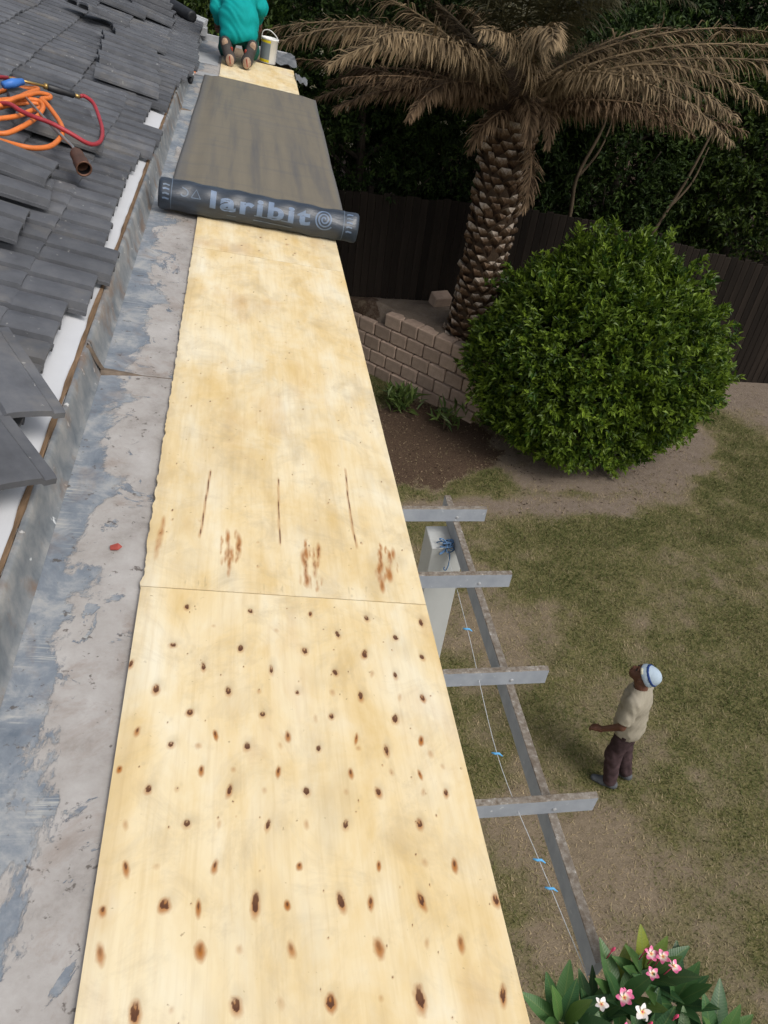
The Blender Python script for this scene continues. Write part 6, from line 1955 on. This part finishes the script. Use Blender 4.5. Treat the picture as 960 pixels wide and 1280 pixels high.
def petal_mesh(mat):
    n = 5
    V, F = [], []
    for i in range(n):
        t = i / (n - 1)
        w_ = 0.030 * math.sin(math.pi * (0.12 + 0.80 * t)) * 0.55
        V += [(0.042 * t, -w_, 0.006 * t), (0.042 * t, 0, 0.006 * t - 0.003 + 0.006 * t * t), (0.042 * t, w_, 0.010 * t)]
    for i in range(n - 1):
        for k in range(2):
            F.append((i * 3 + k, (i + 1) * 3 + k, (i + 1) * 3 + k + 1, i * 3 + k + 1))
    me = bpy.data.meshes.new('petal')
    me.from_pydata(V, [], F)
    me.materials.append(MATS[mat])
    for p in me.polygons:
        p.use_smooth = True
    return me


PET = {'petal_pink': petal_mesh('petal_pink'), 'petal_white': petal_mesh('petal_white')}
mb = MB()
trunk_top = np.array([-0.05, 0.0, 1.1])
P = smooth_pts([(0, 0, -0.1), (0.03, 0.02, 0.5), tuple(trunk_top)], 5)
mb.tube(P, np.linspace(0.085, 0.065, len(P)), 8)
heads = [(1.52, 1.28, 2.96), (1.70, 1.30, 2.90), (1.84, 1.34, 2.98), (2.00, 1.42, 3.02), (2.12, 1.30, 2.98), (2.26, 1.10, 2.95), (1.62, 1.06, 2.92), (1.88, 1.10, 2.96), (2.05, 1.00, 2.97), (2.32, 0.86, 2.88), (1.48, 0.78, 2.85), (1.76, 0.76, 2.9), (2.08, 0.66, 2.88)]
heads = [(x, y - 0.07, z - 0.12) for x, y, z in heads]
for h in heads:
    e = np.array(h) - np.array(FB)
    k1 = trunk_top + (e - trunk_top) * np.array([0.6, 0.6, 0.3])
    B_ = smooth_pts([tuple(trunk_top - [0, 0, 0.05]), tuple(k1), tuple(e - [0, 0, 0.06])], 6)
    mb.tube(B_, np.linspace(0.050, 0.016, len(B_)), 7)
mb.build('trunk', 'frangipani_stem', fr, True)
for h in heads:
    e = Vector(h) - Vector(FB)
    nl = 13
    for k in range(nl):
        a = k * 2.39996 + rng.uniform(-0.2, 0.2)
        el = R(74 - 50 * (k / nl) ** 0.8) + rng.normal(0, 0.12)
        m = Matrix.Translation(e + Vector((0, 0, -0.05 + 0.004 * (nl - k)))) @ Matrix.Rotation(a, 4, 'Z') @ Matrix.Translation((0.015, 0, 0)) @ Matrix.Rotation(-el, 4, 'Y') @ Matrix.Rotation(rng.normal(0, 0.25), 4, 'X') @ Matrix.Scale(rng.uniform(0.75, 1.08), 4)
        ob('leaf', FL[k % 3], fr, mtx=m)
CAMV = Vector((0, 0, CAMZ))
for (x, y, z_, kind, s) in [(1.775, 1.255, 3.06, 'petal_pink', 1.0), (1.80, 1.27, 3.05, 'petal_pink', .8), (1.835, 1.185, 3.07, 'petal_white', 1.0), (1.66, 1.245, 3.04, 'petal_white', .85), (2.05, 1.345, 3.12, 'petal_pink', .95),
                            (1.96, 1.41, 3.12, 'petal_pink', .9), (2.005, 1.385, 3.14, 'petal_pink', .85), (1.94, 1.33, 3.10, 'petal_pink', .8), (1.73, 1.12, 3.05, 'petal_pink', .95), (2.10, 0.92, 3.08, 'petal_white', 1.0)]:
    p = Vector((x, y - 0.04, z_))
    zaxis = (CAMV - p).normalized() * 0.7 + Vector((rng.normal(0, 0.3), rng.normal(0, 0.3), 0.7))
    q = zaxis.to_track_quat('Z', 'Y').to_matrix().to_4x4()
    mbf = MB()
    mbf.tube([(0, 0, -0.09), (0, 0, -0.03), (0, 0, 0.001)], [0.003, 0.003, 0.005], 6)
    fl_ = mbf.build('flower', 'bud_pink', fr, True, mtx=Matrix.Translation(p - Vector(FB)) @ q @ Matrix.Scale(s * 0.95, 4))
    for k in range(5):
        ob('petal', PET[kind], fl_, mtx=Matrix.Rotation(k * 2 * math.pi / 5 + 0.3, 4, 'Z') @ Matrix.Rotation(0.35, 4, 'X'))
for (x, y, z_) in [(1.955, 1.40, 3.08), (1.985, 1.37, 3.09), (2.02, 1.36, 3.07), (1.80, 1.43, 3.05), (1.99, 1.11, 3.06), (1.86, 1.10, 3.04)]:
    mbf = MB()
    p = Vector((x, y, z_)) - Vector(FB)
    mbf.tube([tuple(p + Vector((0, 0, -0.10))), tuple(p + Vector((0, 0, -0.02))), tuple(p), tuple(p + Vector((0.004, 0, 0.018))), tuple(p + Vector((0.005, 0, 0.032)))], [0.003, 0.003, 0.007, 0.008, 0.002], 7)
    mbf.build('bud', 'bud_pink', fr, True)


# ------------------------------------------------------------------ people
def shifted(prims, grow):
    out = []
    for p in prims:
        if p[0] == 'c':
            out.append(('c', p[1], p[2] + grow, p[3], p[4] + grow))
        else:
            out.append(('e', p[1], p[2] + grow, p[3]))
    return out


# --- man standing on the lawn, looking up (x forward, y to his left, z up)
man = empty('person', 'man in khaki T-shirt and pale blue hat standing on the lawn, looking up', 'person', (3.82, 4.20, 0.006), (0, R(4.2), math.atan2(0.66, -0.75)))
hl, hr = (0.00, 0.085, 0.88), (0.00, -0.085, 0.88)
kl, kr = (0.045, 0.095, 0.475), (-0.005, -0.095, 0.475)
al, ar = (-0.005, 0.105, 0.085), (-0.10, -0.10, 0.085)
shl, shr = (0.020, 0.178, 1.365), (0.01, -0.178, 1.365)
ell_, elr = (0.045, 0.262, 1.085), (0.02, -0.25, 1.085)
wrl, wrr = (0.225, 0.240, 0.895), (0.06, -0.245, 0.84)
hc = np.array((0.045, 0.0, 1.575))
HT = R(-42)                        # head tipped back


def hd(x, y, z):
    """head-local to body-local; x towards the face, z to the crown"""
    c, s = math.cos(HT), math.sin(HT)
    return (hc[0] + x * c + z * s, hc[1] + y, hc[2] - x * s + z * c)


def hell(x, y, z, r):
    return ell(hd(x, y, z), r, (0, HT, 0))


def hand_prims(wr, dirv, side):
    """palm, four bent fingers and a thumb"""
    d = np.array(dirv, float)
    d /= np.linalg.norm(d)
    lat = np.array([0, side, 0.0])
    lat = lat - d * (lat @ d)
    lat /= np.linalg.norm(lat)
    nrm2 = np.cross(d, lat) * (1 if np.cross(d, lat)[2] < 0 else -1)       # palm side faces down
    w0 = np.array(wr)
    pr_ = [rcone(w0, 0.027, w0 + d * 0.05 + lat * 0.012, 0.026), rcone(w0, 0.026, w0 + d * 0.05 - lat * 0.016, 0.025)]
    for j, (o, L) in enumerate([(-0.030, 0.062), (-0.011, 0.072), (0.009, 0.068), (0.027, 0.054)]):
        k0 = w0 + d * 0.075 + lat * o
        k1 = k0 + d * L * 0.45 + nrm2 * L * 0.18
        k2 = k1 + d * L * 0.18 + nrm2 * L * 0.50
        pr_ += [rcone(w0 + d * 0.045 + lat * o * 0.8, 0.015, k0, 0.0115), rcone(k0, 0.0110, k1, 0.0098), rcone(k1, 0.0098, k2, 0.0082)]
    t0 = w0 + d * 0.022 - lat * 0.028
    t1 = t0 + d * 0.035 - lat * 0.022 + nrm2 * 0.012
    pr_ += [rcone(t0, 0.014, t1, 0.012), rcone(t1, 0.0115, t1 + d * 0.028 + lat * 0.004 + nrm2 * 0.012, 0.0095)]
    return pr_


arm_l = [rcone(shl, 0.052, ell_, 0.040), rcone(ell_, 0.039, wrl, 0.026)]
arm_r = [rcone(shr, 0.052, elr, 0.040), rcone(elr, 0.039, wrr, 0.026)]
head = [hell(-0.01, 0, 0.03, (0.098, 0.076, 0.105)), hell(0.035, 0, -0.045, (0.062, 0.058, 0.075)), rcone(hd(0.060, 0, -0.085), 0.024, hd(0.045, 0, -0.09), 0.030),
        rcone((0.015, 0, 1.40), 0.062, hd(-0.02, 0, -0.05), 0.058),
        rcone(hd(0.092, 0, 0.012), 0.009, hd(0.108, 0, -0.028), 0.015), rcone(hd(0.094, -0.012, -0.031), 0.009, hd(0.094, 0.012, -0.031), 0.009),
        rcone(hd(0.088, -0.020, -0.062), 0.009, hd(0.088, 0.020, -0.062), 0.009), rcone(hd(0.085, -0.018, -0.076), 0.010, hd(0.085, 0.018, -0.076), 0.010),
        rcone(hd(0.082, -0.045, 0.024), 0.010, hd(0.090, 0.045, 0.024), 0.010),
        hell(-0.012, 0.078, -0.012, (0.020, 0.010, 0.032)), hell(-0.012, -0.078, -0.012, (0.020, 0.010, 0.032))]
torso = [ell((0.02, 0, 1.235), (0.112, 0.165, 0.185)), ell((0.015, 0, 1.03), (0.105, 0.145, 0.17)), ell((0.0, 0, 0.90), (0.110, 0.155, 0.12)), rcone(shl, 0.055, shr, 0.055)]
legs = [rcone(hl, 0.088, kl, 0.058), rcone(kl, 0.056, al, 0.038), rcone(hr, 0.088, kr, 0.058), rcone(kr, 0.056, ar, 0.038)]
body = torso + legs + arm_l + arm_r + head + hand_prims(wrl, (0.90, -0.15, -0.35), 1) + hand_prims(wrr, (0.30, 0.05, -0.95), -1)
ob('body', sdf_mesh('body', body, 0.0085, 'skin', 0.016), man)
shirt = [ell((0.02, 0, 1.235), (0.142, 0.190, 0.20)), ell((0.015, 0, 1.03), (0.150, 0.182, 0.20)), ell((0.006, 0, 0.88), (0.155, 0.190, 0.16)), rcone(shl, 0.072, shr, 0.072),
         rcone(shl, 0.074, (np.array(shl) * 0.18 + np.array(ell_) * 0.82), 0.074), rcone(shr, 0.074, (np.array(shr) * 0.18 + np.array(elr) * 0.82), 0.074)]


def shirt_cut(P):
    sl = np.minimum(1, 1)
    el1 = np.array(shl) * 0.18 + np.array(ell_) * 0.82
    d1 = np.array(ell_) - np.array(shl)
    d1 /= np.linalg.norm(d1)
    el2 = np.array(shr) * 0.18 + np.array(elr) * 0.82
    d2_ = np.array(elr) - np.array(shr)
    d2_ /= np.linalg.norm(d2_)
    c1 = np.where(P[:, 1] > 0.185, (P - el1) @ d1, -1)
    c2 = np.where(P[:, 1] < -0.185, (P - el2) @ d2_, -1)
    neck = 0.078 - np.linalg.norm((P - np.array([0.035, 0, 1.475])) * np.array([1, 1, 0.9]), axis=1)
    return np.maximum.reduce([0.775 - P[:, 2] + 0.02 * np.sin(P[:, 1] * 18) * 0.5, c1, c2, neck])


ob('t_shirt', sdf_mesh('t_shirt', shirt, 0.010, 'khaki_cloth', 0.045, shirt_cut, 0.0055), man)
trs = [ell((0.0, 0, 0.84), (0.122, 0.160, 0.135)), rcone(hl, 0.092, kl, 0.086), rcone(kl, 0.084, (al[0], al[1], 0.10), 0.072), rcone(hr, 0.092, kr, 0.086), rcone(kr, 0.084, (ar[0], ar[1], 0.10), 0.072)]
ob('trousers', sdf_mesh('trousers', trs, 0.011, 'maroon_trousers', 0.03, lambda P: np.maximum(0.055 - P[:, 2], P[:, 2] - 0.86), 0.005), man)
for (a, t_) in ((al, 0.10), (ar, -0.15)):
    c, s = math.cos(t_), math.sin(t_)
    def fp(x, y, z_):
        return (a[0] + x * c - y * s, a[1] + x * s + y * c, z_)
    pr_ = [rcone(fp(-0.05, 0, 0.048), 0.044, fp(0.06, 0, 0.045), 0.046), rcone(fp(0.06, 0.0, 0.045), 0.046, fp(0.155, 0.004, 0.036), 0.037), rcone(fp(-0.025, 0, 0.06), 0.045, fp(-0.02, 0, 0.12), 0.042)]
    ob('shoe', sdf_mesh('shoe', pr_, 0.010, 'shoe_grey', 0.03, lambda P: np.maximum(0.004 - P[:, 2], P[:, 2] - 0.125)), man)


def head_frame(P):
    c, s = math.cos(HT), math.sin(HT)
    q = P - hc
    x = q[:, 0] * c - q[:, 2] * s
    z_ = q[:, 0] * s + q[:, 2] * c
    return x, q[:, 1], z_


def hat_cut(P):
    x, y, z_ = head_frame(P)
    return -(z_ - 0.030 - x * 0.22 + 0.0 * y)          # keep what lies above the brow line


hat = [hell(-0.016, 0, 0.040, (0.118, 0.097, 0.118)), hell(-0.045, 0, 0.105, (0.070, 0.066, 0.060))]
hato = ob('hat', sdf_mesh('hat', hat, 0.0085, 'hat_blue', 0.03, hat_cut, 0.0015), man)


def band_cut(P):
    x, y, z_ = head_frame(P)
    t = z_ - x * 0.22
    return np.abs(t - 0.098) - 0.011


ob('hat_band', sdf_mesh('hat_band', shifted(hat, 0.0045), 0.007, 'hat_navy', 0.03, band_cut), hato)
pm = MB()
for yy_ in (0.0,):
    cs = [hd(0.102, 0.050 + dx, 0.078 + dz) for dx, dz in ((-0.028, -0.016), (0.012, -0.016), (0.012, 0.016), (-0.028, 0.016))]
patch = sdf_mesh('hat_patch', shifted(hat, 0.006), 0.006, 'hat_patch', 0.03,
                 lambda P: np.maximum.reduce([np.abs(head_frame(P)[2] - head_frame(P)[0] * 0.22 - 0.045) - 0.012, np.abs(head_frame(P)[1] - 0.055) - 0.022, 0.03 - head_frame(P)[0]]))
ob('hat_badge', patch, hato)
for sy in (-1, 1):
    ob('eye', sdf_mesh('eye', [ell(hd(0.089, 0.033 * sy, 0.004), (0.010, 0.015, 0.009), (0, HT, 0))], 0.004, 'eye_dark', 0.004), man)

# --- worker kneeling on the plywood with his back to the viewer (x right, y away, z up from the board)
wk = empty('person', 'worker in a teal long-sleeved shirt kneeling on the plywood, back turned', 'person', tuple(dk(0.09, 9.12, 0.0)))
# local origin: between the toes
L_ = {}
pel = (-0.01, 0.20, 0.335)
chest = (-0.015, 0.46, 0.70)
wsl, wsr = (-0.205, 0.50, 0.78), (0.175, 0.50, 0.78)
wel, wer = (-0.232, 0.36, 0.47), (0.212, 0.42, 0.50)
wwl, wwr = (-0.225, 0.56, 0.33), (0.19, 0.66, 0.36)
whd = np.array((-0.02, 0.70, 0.93))
hl2, hr2 = (-0.10, 0.20, 0.30), (0.08, 0.20, 0.30)
kl2, kr2 = (-0.15, 0.56, 0.085), (0.12, 0.56, 0.075)
al2, ar2 = (-0.125, 0.10, 0.160), (0.105, 0.10, 0.150)
tl2, tr2 = (-0.105, 0.02, 0.045), (0.075, 0.02, 0.035)
wt = [ell((-0.012, 0.37, 0.60), (0.160, 0.125, 0.20), (R(-32), 0, 0)), ell((-0.01, 0.24, 0.40), (0.165, 0.140, 0.18), (R(-20), 0, 0)), rcone(wsl, 0.055, wsr, 0.055)]
wl = [rcone(hl2, 0.09, kl2, 0.062), rcone(kl2, 0.058, al2, 0.042), rcone(al2, 0.036, tl2, 0.030), rcone(hr2, 0.09, kr2, 0.062), rcone(kr2, 0.058, ar2, 0.042), rcone(ar2, 0.036, tr2, 0.030)]
wa = [rcone(wsl, 0.05, wel, 0.040), rcone(wel, 0.038, wwl, 0.026), rcone(wsr, 0.05, wer, 0.040), rcone(wer, 0.038, wwr, 0.026)]
wh = [ell(whd + [0, 0.0, 0.03], (0.078, 0.098, 0.105), (R(35), 0, 0)), ell(whd + [0, 0.055, -0.055], (0.058, 0.06, 0.07)), rcone((-0.015, 0.53, 0.80), 0.062, tuple(whd - [0, 0.03, 0.04]), 0.058),
      rcone(tuple(whd + [0, 0.098, -0.01]), 0.010, tuple(whd + [0, 0.108, -0.045]), 0.015), rcone(tuple(whd + [-0.02, 0.098, -0.075]), 0.010, tuple(whd + [0.02, 0.098, -0.075]), 0.010),
      ell(whd + [0.078, 0.0, -0.01], (0.010, 0.02, 0.03)), ell(whd + [-0.078, 0.0, -0.01], (0.010, 0.02, 0.03))]


def hand_y(wr):
    """hand pointing down and away"""
    pr_ = []
    w0 = np.array(wr)
    d = np.array([0, 0.75, -0.66])
    lat = np.array([1.0, 0, 0])
    nv = np.array([0, -0.66, -0.75])
    pr_ += [rcone(w0, 0.027, w0 + d * 0.05 + lat * 0.012, 0.026), rcone(w0, 0.026, w0 + d * 0.05 - lat * 0.016, 0.025)]
    for (o, L) in [(-0.030, 0.062), (-0.011, 0.072), (0.009, 0.068), (0.027, 0.054)]:
        k0 = w0 + d * 0.075 + lat * o
        k1 = k0 + d * L * 0.5 + nv * L * 0.2
        k2 = k1 + d * L * 0.2 + nv * L * 0.4
        pr_ += [rcone(w0 + d * 0.045 + lat * o * 0.8, 0.015, k0, 0.0115), rcone(k0, 0.011, k1, 0.0098), rcone(k1, 0.0098, k2, 0.0085)]
    sg = 1 if wr[0] < 0 else -1
    t0 = w0 + d * 0.02 + lat * sg * 0.026
    t1 = t0 + d * 0.035 + lat * sg * 0.022
    pr_ += [rcone(t0, 0.014, t1, 0.012), rcone(t1, 0.0115, t1 + d * 0.028, 0.0095)]
    return pr_


wbody = ob('body', sdf_mesh('body', wt + wl + wa + wh + hand_y(wwl) + hand_y(wwr), 0.0095, 'skin', 0.018), wk)
ob('hair', sdf_mesh('hair', [ell(whd + [0, -0.006, 0.042], (0.084, 0.102, 0.104), (R(35), 0, 0))], 0.010, 'hair', 0.01, lambda P: (P[:, 1] - whd[1]) * 0.8 - (P[:, 2] - whd[2]) - 0.0), wk)
wsh = [ell((-0.012, 0.37, 0.60), (0.190, 0.150, 0.215), (R(-32), 0, 0)), ell((-0.01, 0.23, 0.40), (0.205, 0.165, 0.20), (R(-20), 0, 0)), ell((-0.01, 0.16, 0.28), (0.190, 0.125, 0.10)), rcone(wsl, 0.075, wsr, 0.075),
       rcone(wsl, 0.074, wel, 0.064), rcone(wel, 0.064, wwl, 0.045), rcone(wsr, 0.074, wer, 0.064), rcone(wer, 0.064, wwr, 0.045)]


def wsh_cut(P):
    nk = 0.085 - np.linalg.norm(P - np.array([-0.015, 0.60, 0.875]), axis=1)
    cl = np.where((np.abs(P[:, 0]) > 0.15) & (P[:, 2] < 0.44) & (P[:, 1] > 0.45), P[:, 1] - np.where(P[:, 0] < 0, 0.545, 0.64), -1)
    hem = np.where(np.abs(P[:, 0]) < 0.21, 0.215 + 0.015 * np.sin(P[:, 0] * 22) + 0.05 * P[:, 0] - P[:, 2], -1)
    return np.maximum.reduce([nk, cl, hem])


ob('shirt', sdf_mesh('shirt', wsh, 0.011, 'teal_cloth', 0.05, wsh_cut, 0.006), wk)
wtr = [ell((-0.01, 0.19, 0.31), (0.175, 0.135, 0.13)), rcone(hl2, 0.105, kl2, 0.080), rcone(kl2, 0.072, al2, 0.056), rcone(hr2, 0.105, kr2, 0.080), rcone(kr2, 0.072, ar2, 0.056)]
ob('trousers', sdf_mesh('trousers', wtr, 0.012, 'green_trousers', 0.03, lambda P: np.maximum(P[:, 2] - 0.42, 0.006 - P[:, 2] - 0.0 * P[:, 0]), 0.004), wk)
for sx_, (a, t_) in ((-1, (al2, tl2)), (1, (ar2, tr2))):
    A_, T_ = np.array(a), np.array(t_)
    up_ = (A_ - T_) / np.linalg.norm(A_ - T_)
    heel = A_ + np.array([0.022 * sx_, -0.035, 0.055])
    ball = T_ + np.array([-0.005 * sx_, 0.0, 0.030])
    toe = T_ + np.array([0.0, 0.055, -0.006])
    pr_ = [rcone(heel, 0.048, ball, 0.056), rcone(ball, 0.048, toe, 0.034), rcone(A_, 0.050, heel, 0.042)]
    sh_ = ob('shoe', sdf_mesh('shoe', pr_, 0.010, 'shoe_dark', 0.03, lambda P: 0.003 - P[:, 2]), wk)
    # sole slabs on the face that is turned to the viewer
    bk = np.array([0, -1.0, -0.12])
    bk /= np.linalg.norm(bk)
    hs = heel + bk * 0.030
    bs = ball + bk * 0.038
    ob('heel_pad', sdf_mesh('heel_pad', [ell(hs + bk * 0.010, (0.034, 0.018, 0.046), (0, 0.2 * sx_, 0))], 0.007, 'shoe_sole', 0.01), sh_)
    ob('sole_pad', sdf_mesh('sole_pad', [ell(bs + bk * 0.012, (0.043, 0.020, 0.056), (0, 0.1 * sx_, 0))], 0.007, 'shoe_sole', 0.01, lambda P: 0.004 - P[:, 2]), sh_)
    mid_ = (hs + bs) / 2
    ob('red_trim', sdf_mesh('red_trim', [rcone(bs + [-0.004, -0.030, 0.035], 0.006, bs + [0.004, -0.030, -0.03], 0.006), rcone(mid_ + [-0.04 * sx_, 0.01, 0.03], 0.014, mid_ + [-0.042 * sx_, 0.02, -0.02], 0.012)], 0.005, 'shoe_red', 0.01, lambda P: 0.004 - P[:, 2]), sh_)
